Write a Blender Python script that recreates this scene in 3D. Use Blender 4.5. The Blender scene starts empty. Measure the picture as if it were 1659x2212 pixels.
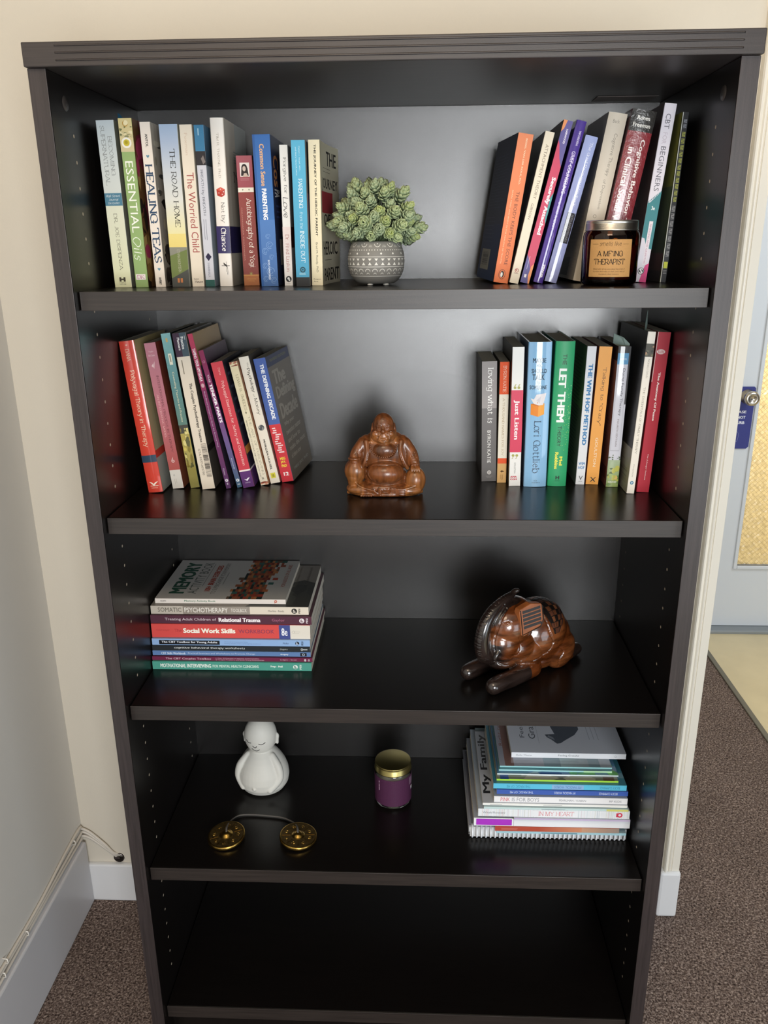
import bpy, bmesh, math, random
from mathutils import Vector, Matrix, noise
R = math.radians
SC = bpy.context.scene
COL = SC.collection
random.seed(7)

# ------------------------------------------------------------------ camera, light, exposure
cd = bpy.data.cameras.new('camera'); cam = bpy.data.objects.new('camera', cd); COL.objects.link(cam)
cam.location = (0.04028, -1.1369, 1.49026); cam.rotation_euler = (1.24865, 0.00847, 0.04066)
cd.sensor_fit = 'VERTICAL'; cd.sensor_height = 24; cd.lens = 24 * 1755.66 / 2212; cd.clip_start = .02
SC.camera = cam
SC.view_settings.view_transform = 'Standard'; SC.view_settings.look = 'None'; SC.view_settings.gamma = 1
SC.view_settings.use_curve_mapping = False; SC.view_settings.exposure = -0.10

def lin(h):
    v = [int(h[i:i+2], 16) / 255 for i in (0, 2, 4)]
    return tuple((c / 12.92 if c <= .04045 else ((c + .055) / 1.055) ** 2.4) for c in v)

wd = bpy.data.worlds.new('room_light'); SC.world = wd; wd.use_nodes = True
wd.node_tree.nodes['Background'].inputs[0].default_value = (*lin('e2dfdc'), 1)
wd.node_tree.nodes['Background'].inputs[1].default_value = 0.17

def area(name, loc, look, sx, sy, power, col):
    l = bpy.data.lights.new(name, 'AREA'); l.shape = 'RECTANGLE'; l.size = sx; l.size_y = sy; l.energy = power; l.color = col
    o = bpy.data.objects.new(name, l); COL.objects.link(o); o.location = loc
    o.rotation_euler = (Vector(look) - Vector(loc)).to_track_quat('-Z', 'Y').to_euler()
    return o
area('window_daylight', (.56, -2.7, 1.27), (.1, .35, 1.2), .95, 1.05, 62, (.96, .985, 1.0))
area('warm_upper_fill', (-.2, -1.3, 2.5), (-.1, .4, 1.7), .6, .6, 11, (1.0, .78, .55))  # added warm fill for the upper wall; no such lamp is known
area('hallway_fill', (2.1, .6, 2.2), (1.4, 1.8, .3), .8, .8, 22, (.85, .93, 1.0))  # added fill that brightens the far door; no source seen in the hall
area('low_right_daylight', (1.9, -1.9, .75), (-.1, .2, .45), .9, 1.1, 13, (.80, .91, 1.0))  # added low bluish daylight from the right, with no opening modelled
area('glazing_backlight', (1.8, 2.6, 1.4), (1.6, 1.9, .9), .9, 1.6, 34, (1.0, .93, .78))

# ------------------------------------------------------------------ helpers
def tag(o, label=None, cat=None, group=None, kind=None):
    if label: o['label'] = label
    if cat: o['category'] = cat
    if group: o['group'] = group
    if kind: o['kind'] = kind
    return o
def empty(name, loc=(0, 0, 0), rot=(0, 0, 0)):
    o = bpy.data.objects.new(name, None); COL.objects.link(o); o.location = loc; o.rotation_euler = rot
    o.empty_display_size = .02
    return o

MATS = {}
def mat(name, col=None, rough=.5, metal=0, spec=.5, coat=0, attr=False, bump=0, bscale=800, trans=0, ior=1.45, noise_amt=0, nscale=60, stretch=(1, 1, 1), coat_rough=.05, aniso=0):
    if name in MATS: return MATS[name]
    m = bpy.data.materials.new(name); m.use_nodes = True; nt = m.node_tree; b = nt.nodes['Principled BSDF']
    I = b.inputs
    I['Roughness'].default_value = rough; I['Metallic'].default_value = metal; I['Specular IOR Level'].default_value = spec
    I['Coat Weight'].default_value = coat; I['Coat Roughness'].default_value = coat_rough
    I['Transmission Weight'].default_value = trans; I['IOR'].default_value = ior
    if aniso: I['Anisotropic'].default_value = aniso
    tc = nt.nodes.new('ShaderNodeTexCoord')
    src = None
    if attr:
        a = nt.nodes.new('ShaderNodeAttribute'); a.attribute_name = 'Col'; src = a.outputs['Color']
    elif col:
        I['Base Color'].default_value = (*lin(col), 1)
    if noise_amt:
        mp = nt.nodes.new('ShaderNodeMapping'); mp.inputs['Scale'].default_value = stretch
        nt.links.new(tc.outputs['Object'], mp.inputs[0])
        n = nt.nodes.new('ShaderNodeTexNoise'); n.inputs['Scale'].default_value = nscale; n.inputs['Detail'].default_value = 6
        nt.links.new(mp.outputs[0], n.inputs[0])
        mr = nt.nodes.new('ShaderNodeMapRange'); mr.inputs['From Min'].default_value = .3; mr.inputs['From Max'].default_value = .7
        mr.inputs['To Min'].default_value = 1 - noise_amt; mr.inputs['To Max'].default_value = 1 + noise_amt
        nt.links.new(n.outputs[0], mr.inputs[0])
        mx = nt.nodes.new('ShaderNodeMix'); mx.data_type = 'RGBA'; mx.blend_type = 'MULTIPLY'; mx.inputs[0].default_value = 1
        if src: nt.links.new(src, mx.inputs[6])
        else: mx.inputs[6].default_value = (*lin(col), 1)
        nt.links.new(mr.outputs[0], mx.inputs[7]); src = mx.outputs[2]
    if src: nt.links.new(src, I['Base Color'])
    if bump:
        n2 = nt.nodes.new('ShaderNodeTexNoise'); n2.inputs['Scale'].default_value = bscale; n2.inputs['Detail'].default_value = 3
        nt.links.new(tc.outputs['Object'], n2.inputs[0])
        bp = nt.nodes.new('ShaderNodeBump'); bp.inputs['Strength'].default_value = bump; bp.inputs['Distance'].default_value = .001
        nt.links.new(n2.outputs[0], bp.inputs['Height']); nt.links.new(bp.outputs[0], I['Normal'])
    MATS[name] = m
    return m

class MB:
    """collects vertices and faces (metres), optionally coloured, and links them as ONE mesh"""
    def __init__(s): s.v = []; s.f = []; s.c = []; s.m = []
    def add(s, vs, fs, col=None, mi=0):
        o = len(s.v); s.v += [tuple(q) for q in vs]; s.f += [tuple(i + o for i in f) for f in fs]
        s.m += [mi] * len(fs)
        if isinstance(col, list): s.c += col
        else: s.c += [col or (1, 1, 1)] * len(vs)
    def box(s, a, b, col=None, mi=0):
        x0, y0, z0 = a; x1, y1, z1 = b
        s.add([(x0, y0, z0), (x1, y0, z0), (x1, y1, z0), (x0, y1, z0), (x0, y0, z1), (x1, y0, z1), (x1, y1, z1), (x0, y1, z1)],
              [(0, 3, 2, 1), (4, 5, 6, 7), (0, 1, 5, 4), (1, 2, 6, 5), (2, 3, 7, 6), (3, 0, 4, 7)], col, mi)
    def lathe(s, prof, n=48, c=(0, 0, 0), col=None, mi=0, closed=False):
        vs = []
        for r, z in prof:
            for i in range(n):
                a = 2 * math.pi * i / n; vs.append((c[0] + r * math.cos(a), c[1] + r * math.sin(a), c[2] + z))
        fs = []
        k = len(prof)
        for j in range(k - 1 + (1 if closed else 0)):
            for i in range(n):
                j2 = (j + 1) % k
                fs.append((j * n + i, j * n + (i + 1) % n, j2 * n + (i + 1) % n, j2 * n + i))
        s.add(vs, fs, col, mi)
    def tube(s, pts, r, n=8, col=None, mi=0, flat=1.0, cap=True):
        P = [Vector(p) for p in pts]; vs = []; fs = []; up = None
        for i, q in enumerate(P):
            t = (P[min(i + 1, len(P) - 1)] - P[max(i - 1, 0)]).normalized()
            if up is None: up = t.orthogonal().normalized()
            up = (up - t * up.dot(t)).normalized(); sd = t.cross(up)
            rr = r[i] if isinstance(r, (list, tuple)) else r
            for k in range(n):
                a = 2 * math.pi * k / n; vs.append(q + up * math.cos(a) * rr + sd * math.sin(a) * rr * flat)
        for i in range(len(P) - 1):
            for k in range(n): fs.append((i * n + k, i * n + (k + 1) % n, (i + 1) * n + (k + 1) % n, (i + 1) * n + k))
        if cap: fs.append(tuple(range(n))[::-1]); fs.append(tuple((len(P) - 1) * n + k for k in range(n)))
        s.add(vs, fs, col, mi)
    def build(s, name, mats, parent=None, smooth=False, bevel=0, seg=2, loc=None):
        me = bpy.data.meshes.new(name); me.from_pydata(s.v, [], s.f)
        if not isinstance(mats, (list, tuple)): mats = [mats]
        for m in mats: me.materials.append(m)
        if len(mats) > 1: me.polygons.foreach_set('material_index', s.m)
        a = me.color_attributes.new('Col', 'FLOAT_COLOR', 'POINT')
        a.data.foreach_set('color', [x for c in s.c for x in (*c, 1.0)])
        o = bpy.data.objects.new(name, me); COL.objects.link(o); o.parent = parent
        if smooth: me.polygons.foreach_set('use_smooth', [True] * len(me.polygons))
        if bevel:
            bv = o.modifiers.new('edge', 'BEVEL'); bv.width = bevel; bv.segments = seg; bv.limit_method = 'ANGLE'
        me.update()
        if loc: o.location = loc
        return o

def catmull(P, n=6, closed=False):
    P = [tuple(p) for p in P]; k = len(P); out = []
    rng = range(k if closed else k - 1)
    g = (lambda i: P[i % k]) if closed else (lambda i: P[max(0, min(k - 1, i))])
    for i in rng:
        a, b, c, d = g(i - 1), g(i), g(i + 1), g(i + 2)
        for j in range(n):
            t = j / n
            out.append(tuple(.5 * (2 * b[q] + (c[q] - a[q]) * t + (2 * a[q] - 5 * b[q] + 4 * c[q] - d[q]) * t * t + (3 * b[q] - a[q] - 3 * c[q] + d[q]) * t ** 3) for q in range(len(b))))
    out.append(P[0] if closed else P[-1])
    return out

# ------------------------------------------------------------------ lettering: a stroke alphabet with serifs, and the built-in sans
GLY = {
'A':(12,'046e 6ec4 2797'),'B':(11,'141e ~1e6e8d9b886919 ~1969a8a56414'),'C':(12,'~bc7e3d1b173574b6 bcb9'),'D':(12,'141e ~1e6eacb9a66414'),
'E':(10,'141e 1e9e 1979 1494 9e9c 9496'),'F':(9,'141e 1e9e 1979 9e9c'),'G':(12,'~bc7e3d1b173574b5 b4b8 88d8 bcb9'),'H':(12,'141e b4be 19b9'),'I':(4,'242e'),
'J':(7,'5e57 ~57442403'),'K':(11,'141e 18ae 59b4'),'L':(9,'141e 1494 9496'),'M':(15,'141e 1e74 74de ded4'),'N':(12,'141e 1eb4 b4be'),
'O':(12,'~6e3d19356497b9ac6e'),'P':(10,'141e ~1e6e9d9a6818'),'Q':(12,'~6e3d19356497b9ac6e 75b2'),'R':(11,'141e ~1e6e9d9a6818 58b4'),
'S':(10,'~9c6e3d2b5988964416'),'T':(12,'6e64 0ece 0e0c cecc'),'U':(12,'1e17 ~17356495b7 b7be'),'V':(12,'0e64 64ce'),'W':(16,'0e44 448e 8ec4 c4ge'),
'X':(12,'1eb4 14be'),'Y':(12,'0e69 69ce 6964'),'Z':(11,'1eae ae14 14a4'),
'a':(9,'~1a3b6b7975 7584 ~783816345476'),'b':(10,'1e14 ~194b7b9896744416'),'c':(9,'~8a5b2917265486'),'d':(10,'8e84 ~896b3b1916346486'),
'e':(10,'1888 ~887a5b2917265486'),'f':(7,'~7d5e3d3b 3b34 1b6b'),'g':(10,'~896b3b1917356587 8b83 ~83613112'),'h':(10,'1e14 ~194b7b89 8984'),
'i':(4,'2b24 2d2e'),'j':(5,'3b32 ~322010 3d3e'),'k':(10,'1e14 178b 4894'),'l':(4,'2e24'),'m':(15,'1b14 ~193b6b79 7974 ~799bcbd9 d9d4'),
'n':(10,'1b14 ~194b7b89 8984'),'o':(10,'~5b2a17255485978a5b'),'p':(10,'1b10 ~194b7b9896744416'),'q':(10,'8b80 ~896b3b1916346486'),
'r':(7,'1b14 ~193b6b'),'s':(8,'~7a4b294867543415'),'t':(7,'3d35 ~35446475 1b6b'),'u':(10,'1b16 ~16346486 8b84'),'v':(10,'0b54 54ab'),
'w':(14,'0b44 447b 7ba4 a4db'),'x':(9,'1b84 148b'),'y':(10,'0b54 ab30'),'z':(9,'1b8b 8b14 1484'),
'.':(4,'2425'),',':(4,'2522'),"'":(4,'2e2b'),'"':(6,'1e1b 4e4b'),'-':(6,'1747'),'/':(8,'03 7f'),'(':(5,'~4e2b2743'),')':(5,'~1e3b3713'),'&':(12,'b4 4c'),' ':(6,'')}
def stroke_text(txt, thick, thin, serif, slant=0, track=0):
    B36 = {c: i for i, c in enumerate('0123456789abcdefg')}
    V = []; F = []; x0 = 0; ly = 0
    def seg_w(t):
        if thick == thin: return thick
        a = math.atan2(t[1], t[0]) - R(15)
        return thin + (thick - thin) * abs(math.sin(a)) ** 1.3
    for ch in txt:
        wd_, st = GLY.get(ch, GLY.get(ch.upper(), (6, '')))
        for s in st.split(' '):
            sm = s.startswith('~'); s = s.lstrip('~')
            if len(s) < 4: continue
            s = s[:len(s) // 2 * 2]
            P = [(B36[s[i]], B36[s[i + 1]] - 4) for i in range(0, len(s), 2)]
            if sm: P = catmull(P, 3, False) if P[0] != P[-1] else catmull(P[:-1], 3, True)
            n = len(P); o = len(V); ly = (ly + 1) % 5
            for i, q in enumerate(P):
                a = P[max(i - 1, 0)]; b = P[min(i + 1, n - 1)]
                if sm and P[0] == P[-1] and i in (0, n - 1): a = P[-2]; b = P[1]
                t = (b[0] - a[0], b[1] - a[1]); L = math.hypot(*t) or 1; t = (t[0] / L, t[1] / L); w = seg_w(t) / 2
                V += [(x0 + q[0] - t[1] * w, q[1] + t[0] * w, ly), (x0 + q[0] + t[1] * w, q[1] - t[0] * w, ly)]
            F += [(o + 2 * i, o + 2 * i + 1, o + 2 * i + 3, o + 2 * i + 2) for i in range(n - 1)]
            if serif and not sm:
                for (e, q) in ((P[0], P[1]), (P[-1], P[-2])):
                    if e[1] in (0, 7, 10, -4) and abs(q[1] - e[1]) > 3:
                        yy = e[1]; h = .8 * (1 if q[1] > yy else -1); o = len(V); ly += 1
                        V += [(x0 + e[0] - 1.7, yy, ly), (x0 + e[0] + 1.7, yy, ly), (x0 + e[0] + 1.7, yy + h, ly), (x0 + e[0] - 1.7, yy + h, ly)]
                        F.append((o, o + 1, o + 2, o + 3))
        x0 += wd_ + .6 + track
    if slant: V = [(x + y * slant, y, l_) for x, y, l_ in V]
    return V, F
TC = {}
def sans_text(txt, off, shear=0):
    c = bpy.data.curves.new('glyphs', 'FONT'); c.body = txt; c.size = 10; c.offset = off; c.shear = shear; c.resolution_u = 2
    c.align_x = 'LEFT'
    o = bpy.data.objects.new('glyphs', c); COL.objects.link(o)
    dg = bpy.context.evaluated_depsgraph_get()
    me = o.evaluated_get(dg).to_mesh()
    V = [(v.co.x, v.co.y, 0) for v in me.vertices]; F = [tuple(p.vertices) for p in me.polygons]
    o.evaluated_get(dg).to_mesh_clear()
    bpy.data.objects.remove(o); bpy.data.curves.remove(c)
    return V, F
def bolder(VF, shifts):
    V, F = VF; n = len(V); W_, G_ = [], []
    for i, (dx, dy) in enumerate(shifts): W_ += [(x + dx, y + dy, i) for x, y, _ in V]; G_ += [tuple(j + i * n for j in f) for f in F]
    return W_, G_
def glyphs(txt, style):
    k = (txt, style)
    if k not in TC:
        TC[k] = {'s': lambda: sans_text(txt, 0), 'b': lambda: bolder(sans_text(txt, 0), ((-.28, -.06), (.28, .06), (0, 0), (-.28, .1), (.28, -.1))), 'B': lambda: bolder(sans_text(txt, 0), ((-.5, -.14), (.5, .14), (0, 0), (-.5, .16), (.5, -.16), (-.25, .2), (.25, -.2))), 'I': lambda: sans_text(txt, 0, .3),
                 'r': lambda: stroke_text(txt, 1.45, .6, True), 'R': lambda: stroke_text(txt, 2.1, .9, True),
                 'i': lambda: stroke_text(txt, 1.3, .55, False, .25), 'c': lambda: stroke_text(txt, 1.0, .7, False, .15, -.8)}[style]()
    return TC[k]

# ------------------------------------------------------------------ books
class Print:
    """flat print lying on the covers of one book: a, b run 0..1 across and down the face S (spine), F (front), K (back)"""
    def __init__(s, w, h, d, bulge=0, curl=0):
        s.w, s.h, s.d, s.bulge, s.curl = w, h, d, bulge, curl; s.mb = MB(); s.k = 0
    def map(s, face, a, b, l=0):
        off = .00012 + s.k * .000012 + l * .000007 + (.00012 if face == 'S' and s.bulge else .0003 if face == 'F' and s.curl else 0)
        z = s.h * (1 - b)
        if face == 'S': return (s.w * (a - .5), -off - s.bulge * (1 - (2 * a - 1) ** 2), z)
        if face == 'F': return (s.w / 2 + off + s.curl * a * a, a * s.d, z)
        return (-s.w / 2 - off, (1 - a) * s.d, z)
    def scale(s, face): return (s.w if face == 'S' else s.d), s.h
    def poly(s, face, pts, fs, col, z=True):
        if z: s.k += 1
        if not isinstance(col, list) and ((face == 'S' and s.bulge) or (face == 'F' and s.curl)):
            # follow the curved cover: cut the flat shapes along the same twelfths as the cover
            bm = bmesh.new(); vv = [bm.verts.new((p[0], p[1], p[2] * .001 if len(p) > 2 else 0)) for p in pts]
            for f in fs:
                try: bm.faces.new([vv[i] for i in f])
                except ValueError: pass
            lo, hi = min(p[0] for p in pts), max(p[0] for p in pts)
            for i in range(1, 12):
                if lo < i / 12 < hi: bmesh.ops.bisect_plane(bm, geom=bm.verts[:] + bm.edges[:] + bm.faces[:], plane_co=(i / 12, 0, 0), plane_no=(1, 0, 0), dist=1e-7)
            bm.verts.index_update(); pts = [(v.co.x, v.co.y, v.co.z * 1000) for v in bm.verts]; fs = [tuple(v.index for v in f.verts) for f in bm.faces]; bm.free()
        s.mb.add([s.map(face, *p) for p in pts], [tuple(reversed(f)) for f in fs], col)
    def Q(s, face, a0, b0, a1, b1, c, c2=None):
        cur = (face == 'S' and s.bulge) or (face == 'F' and s.curl)
        A = [a0] + ([i / 12 for i in range(1, 12) if a0 + 1e-6 < i / 12 < a1 - 1e-6] if cur else []) + [a1]; na = len(A) - 1
        pts = []; cols = []
        for i in range(na + 1):
            a = A[i]; pts += [(a, b0), (a, b1)]; cols += [lin(c), lin(c2 or c)]
        s.poly(face, pts, [(2 * i, 2 * i + 2, 2 * i + 3, 2 * i + 1) for i in range(na)], cols)
    def P(s, face, pts, c): s.poly(face, pts, [tuple(range(len(pts)))], lin(c))
    def E(s, face, a, b, r, c, r2=None, n=16, hole=0, a0=0, a1=360):
        W, H = s.scale(face); r2 = r2 or r; pts = []
        for i in range(n + 1):
            t = R(a0 + (a1 - a0) * i / n)
            for q in (1, hole): pts.append((a + q * r * math.cos(t) / 1000 / W, b - q * r2 * math.sin(t) / 1000 / H))
        s.poly(face, pts, [(2 * i + 1, 2 * i, 2 * i + 2, 2 * i + 3) for i in range(n)], lin(c))
    def T(s, face, txt, a0, b0, a1, b1, c, st='s', d='d'):
        V, F = glyphs(txt, st)
        if not V: return
        xs = [v[0] for v in V]; ys = [v[1] for v in V]; x0, x1, y0, y1 = min(xs), max(xs), min(ys), max(ys)
        pts = []
        for x, y, l_ in V:
            u = (x - x0) / (x1 - x0 or 1); v = (y - y0) / (y1 - y0 or 1)
            if d == 'd': pts.append((a0 + (a1 - a0) * v, b0 + (b1 - b0) * u, l_))
            elif d == 'u': pts.append((a0 + (a1 - a0) * u, b1 + (b0 - b1) * v, l_))
            else: pts.append((a1 + (a0 - a1) * v, b1 + (b0 - b1) * u, l_))
        s.poly(face, pts, [tuple(reversed(f)) for f in F], lin(c))
    def L(s, face, a0, b0, a1, b1, n, c, fill=.35, rnd=3, vert=False):
        rr = random.Random(n * 7 + int(a0 * 97)); s.k += 1
        for i in range(n):
            t0 = i / n; t1 = (i + fill) / n; e = 1 - rr.random() * .25
            if vert: pts = [(a0 + (a1 - a0) * t0, b0), (a0 + (a1 - a0) * t1, b0), (a0 + (a1 - a0) * t1, b0 + (b1 - b0) * e), (a0 + (a1 - a0) * t0, b0 + (b1 - b0) * e)]
            else: pts = [(a0, b0 + (b1 - b0) * t0), (a0 + (a1 - a0) * e, b0 + (b1 - b0) * t0), (a0 + (a1 - a0) * e, b0 + (b1 - b0) * t1), (a0, b0 + (b1 - b0) * t1)]
            s.poly(face, pts, [(0, 1, 2, 3)], lin(c), False)
    def BAR(s, face, a0, b0, a1, b1, n, c, seed=1):
        rr = random.Random(seed); s.k += 1; b = b0
        st = (b1 - b0) / n
        for i in range(n):
            w = st * rr.choice((.3, .3, .5, .75)); s.poly(face, [(a0, b), (a1, b), (a1, b + w), (a0, b + w)], [(0, 1, 2, 3)], lin(c), False); b += st
    def BLOB(s, face, a0, b0, a1, b1, n, cols, seed=1, smin=.1, smax=.3):
        rr = random.Random(seed)
        for i in range(n):
            ca, cb = a0 + (a1 - a0) * rr.random(), b0 + (b1 - b0) * rr.random(); ra = (a1 - a0) * rr.uniform(smin, smax); rb = (b1 - b0) * rr.uniform(smin, smax) * .5
            k = rr.randint(5, 8); ph = rr.random() * 6
            pts = [(min(a1, max(a0, ca + ra * math.cos(ph + 6.283 * j / k) * rr.uniform(.6, 1.1))), min(b1, max(b0, cb + rb * math.sin(ph + 6.283 * j / k) * rr.uniform(.6, 1.1)))) for j in range(k)]
            pts = [pts[0]] + pts[:0:-1]
            s.P(face, pts, rr.choice(cols))

def book(name, label, cat, group, loc, w, h, d, rot=(0, 0, 0), spine='dddddd', front=None, back=None, gloss='satin', hard=False, bulge=0, curl=0, prints=None, pages='e6ddc8', thick=None):
    """local frame: x across the spine, y from the spine to the fore-edge, z up; origin at the foot of the spine"""
    root = empty(name, loc, rot); tag(root, label, cat, group)
    front = front or spine; back = back or front
    t = thick or (.0022 if hard else .0005); hw = w / 2
    if hard: bulge = bulge or w * .07
    n = 12 if bulge else 1
    # outline of the wrap, outer then inner
    outer = [(-hw, d)]; nb = 12 if curl else 1
    rc = min(.0008 if not hard else .0018, w * .2)
    outer.append((-hw, rc))
    for i in range(n + 1):
        a = i / n; x = (a - .5) * (w - 2 * rc * .6); outer.append((x, -bulge * (1 - (2 * a - 1) ** 2)))
    outer.append((hw, rc))
    for i in range(1, nb + 1): outer.append((hw + curl * (i / nb) ** 2, rc + (d - rc) * i / nb))
    inner = [(-hw + t, d), (-hw + t, t + .0005)] + [(((i / n) - .5) * (w - 2 * t - .0004), t - bulge * (1 - (2 * i / n - 1) ** 2)) for i in range(n + 1)] + [(hw - t, t + .0005)] + [(hw - t + curl * (i / nb) ** 2, rc + (d - rc) * i / nb) for i in range(1, nb + 1)]
    m = len(outer); mb = MB(); cs, cf, cb = lin(spine), lin(front), lin(back)
    def colof(i): return cb if i < 1 else (cs if i < m - nb - 1 else cf)
    for i in range(m - 1):
        c = colof(i); (x0, y0), (x1, y1) = outer[i], outer[i + 1]
        mb.add([(x0, y0, 0), (x1, y1, 0), (x1, y1, h), (x0, y0, h)], [(0, 1, 2, 3)], c)
        (u0, v0), (u1, v1) = inner[i], inner[i + 1]
        cp = lin('d8d0c0')
        mb.add([(u0, v0, 0), (u1, v1, 0), (u1, v1, h), (u0, v0, h)], [(3, 2, 1, 0)], cp)
        mb.add([(x0, y0, 0), (x1, y1, 0), (u1, v1, 0), (u0, v0, 0)], [(3, 2, 1, 0)], c)
        mb.add([(x0, y0, h), (x1, y1, h), (u1, v1, h), (u0, v0, h)], [(0, 1, 2, 3)], c)
    for i in (0, m - 1):
        (x0, y0), (u0, v0) = outer[i], inner[i]
        mb.add([(x0, y0, 0), (u0, v0, 0), (u0, v0, h), (x0, y0, h)], [(0, 1, 2, 3)] if i else [(3, 2, 1, 0)], colof(i))
    cv = mb.build('cover', GL[gloss], root)
    g = .003 if hard else .0004; pg = MB()
    pg.box((-hw + t + .0002, t + .0006, g), (hw - t - .0002, d - (.004 if hard else .0006), h - g), lin(pages))
    pg.build('pages', PAGES, root)
    if prints:
        p = Print(w, h, d, bulge, curl); prints(p)
        if p.mb.v: p.mb.build('printed_cover_art', GL[gloss], root)
    return root

PAGES = mat('page_edges', attr=True, rough=.9, spec=.2, noise_amt=.10, nscale=2500, stretch=(1, .02, .02))
GL = {'satin': mat('cover_satin', attr=True, rough=.42, spec=.35),
      'matte': mat('cover_matte', attr=True, rough=.6, spec=.3),
      'gloss': mat('cover_gloss', attr=True, rough=.5, spec=.3, coat=1.0, coat_rough=.05, bump=.06, bscale=45),
      'half_metal': mat('cover_half_metal', attr=True, rough=.22, metal=.5, coat=1, coat_rough=.1, bump=.5, bscale=60),
      'cello': mat('cover_cellophane', attr=True, rough=.3, spec=.7, coat=1.0, coat_rough=.12, bump=1.0, bscale=170)}

# ------------------------------------------------------------------ the room
WALLC = 'd9cdb8'
M_wall = mat('painted_wall', 'd4cdbf', rough=.75, bump=.12, bscale=260, noise_amt=.015, nscale=3)
M_wall2 = mat('painted_side_wall', 'd8d5cf', rough=.6, bump=.10, bscale=200, noise_amt=.015, nscale=2)
M_trim = mat('trim_paint', 'e6e1d5', rough=.38, bump=.08, bscale=90)
M_base = mat('baseboard_paint', 'dfe0e2', rough=.35, bump=.08, bscale=90)
M_door = mat('door_paint', 'cfd4da', rough=.35)
def carpet_mat():
    m = bpy.data.materials.new('carpet_loops'); m.use_nodes = True; nt = m.node_tree; b = nt.nodes['Principled BSDF']
    b.inputs['Roughness'].default_value = .95; b.inputs['Specular IOR Level'].default_value = .1
    tc = nt.nodes.new('ShaderNodeTexCoord')
    n = nt.nodes.new('ShaderNodeTexNoise'); n.inputs['Scale'].default_value = 230; n.inputs['Detail'].default_value = 3; n.inputs['Roughness'].default_value = .65
    n.inputs['Distortion'].default_value = .6
    nt.links.new(tc.outputs['Object'], n.inputs[0])
    cr = nt.nodes.new('ShaderNodeValToRGB'); e = cr.color_ramp.elements
    e[0].position = .33; e[0].color = (*lin('2c2320'), 1); e[1].position = .68; e[1].color = (*lin('b3a298'), 1)
    q = e.new(.5); q.color = (*lin('6c5c55'), 1)
    nt.links.new(n.outputs[0], cr.inputs[0])
    w = nt.nodes.new('ShaderNodeTexNoise'); w.inputs['Scale'].default_value = 6; nt.links.new(tc.outputs['Object'], w.inputs[0])
    mr = nt.nodes.new('ShaderNodeMapRange'); mr.inputs['To Min'].default_value = .8; mr.inputs['To Max'].default_value = 1.2
    nt.links.new(w.outputs[0], mr.inputs[0])
    mx = nt.nodes.new('ShaderNodeMix'); mx.data_type = 'RGBA'; mx.blend_type = 'MULTIPLY'; mx.inputs[0].default_value = 1
    nt.links.new(cr.outputs[0], mx.inputs[6]); nt.links.new(mr.outputs[0], mx.inputs[7]); nt.links.new(mx.outputs[2], b.inputs['Base Color'])
    bp = nt.nodes.new('ShaderNodeBump'); bp.inputs['Strength'].default_value = 1; bp.inputs['Distance'].default_value = .004
    nt.links.new(n.outputs[0], bp.inputs['Height']); nt.links.new(bp.outputs[0], b.inputs['Normal'])
    return m
def struct(name, mb, m, **k):
    return tag(mb.build(name, m, **k), kind='structure')
WY = .395                                                   # face of the wall behind the bookcase
b = MB(); b.box((-.74, -3.2, -.05), (1.14, 2.3, 0)); fl = struct('floor', b, carpet_mat()); tag(fl, 'mottled brown low pile carpet under the bookcase')
M_vinyl = mat('vinyl_floor', 'd6c8a4', rough=.4, noise_amt=.05, nscale=9, bump=.05, bscale=30)
b = MB(); b.box((1.14, -3.2, -.05), (3.2, 2.3, .001)); struct('floor_hallway', b, M_vinyl)
b = MB(); b.box((1.13, -3.2, .0), (1.148, 1.88, .006)); struct('trim_1', b, mat('floor_strip', '6d6a60', rough=.5), bevel=.002)
b = MB(); b.box((-.88, WY, 0), (.628, WY + .12, 2.7)); wb = MB()
# the wall has a round cable hole: built as a ring of wall round the hole
hole = Vector((-.658, .118)); hr = .0125
wb = MB()
n = 32
ringo = []
x0, x1, z0, z1 = -.74, -.58, .05, .20
for i in range(n):
    a = 2 * math.pi * i / n; c, s_ = math.cos(a), math.sin(a)
    k = min((x1 - hole.x) / c if c > 1e-6 else (x0 - hole.x) / c if c < -1e-6 else 9, (z1 - hole.y) / s_ if s_ > 1e-6 else (z0 - hole.y) / s_ if s_ < -1e-6 else 9)
    ringo.append((hole.x + c * k, hole.y + s_ * k))
vs = [(p[0], WY, p[1]) for p in ringo] + [(hole.x + hr * math.cos(2 * math.pi * i / n), WY, hole.y + hr * math.sin(2 * math.pi * i / n)) for i in range(n)]
vs += [(v[0], WY + .05, v[2]) for v in vs[n:]]
wb.add(vs, [(i, (i + 1) % n, n + (i + 1) % n, n + i) for i in range(n)] + [(n + i, n + (i + 1) % n, 2 * n + (i + 1) % n, 2 * n + i) for i in range(n)])
wb.add([(c[0], WY, c[1]) for c in ((x0, z0), (x1, z0), (x1, z1), (x0, z1))] + [(v[0], WY, v[1]) for v in ((x0, z0), (x1, z0), (x1, z1), (x0, z1))], [])
for (a0, c0, a1, c1) in ((-.88, 0, .628, z0), (-.88, z1, .628, 2.7), (-.88, z0, x0, z1), (x1, z0, .628, z1)):
    wb.box((a0, WY, c0), (a1, WY + .12, c1))
# corner fillers between the ring's outline and its square
for (cx_, cz_) in ((x0, z0), (x1, z0), (x1, z1), (x0, z1)):
    near = sorted(ringo, key=lambda p: (p[0] - cx_) ** 2 + (p[1] - cz_) ** 2)[:2]
    wb.add([(cx_, WY, cz_)] + [(p[0], WY, p[1]) for p in near], [(0, 1, 2)])
wb.box((x0, WY + .05, z0), (x1, WY + .12, z1))
struct('wall_back', wb, M_wall)
b = MB(); b.box((-.88, -3.2, 0), (-.738, WY, 2.7)); struct('wall_left', b, M_wall2)
b = MB(); b.box((-.9, -3.2, 2.7), (3.2, 2.4, 2.8)); struct('ceiling', b, M_wall)
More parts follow.
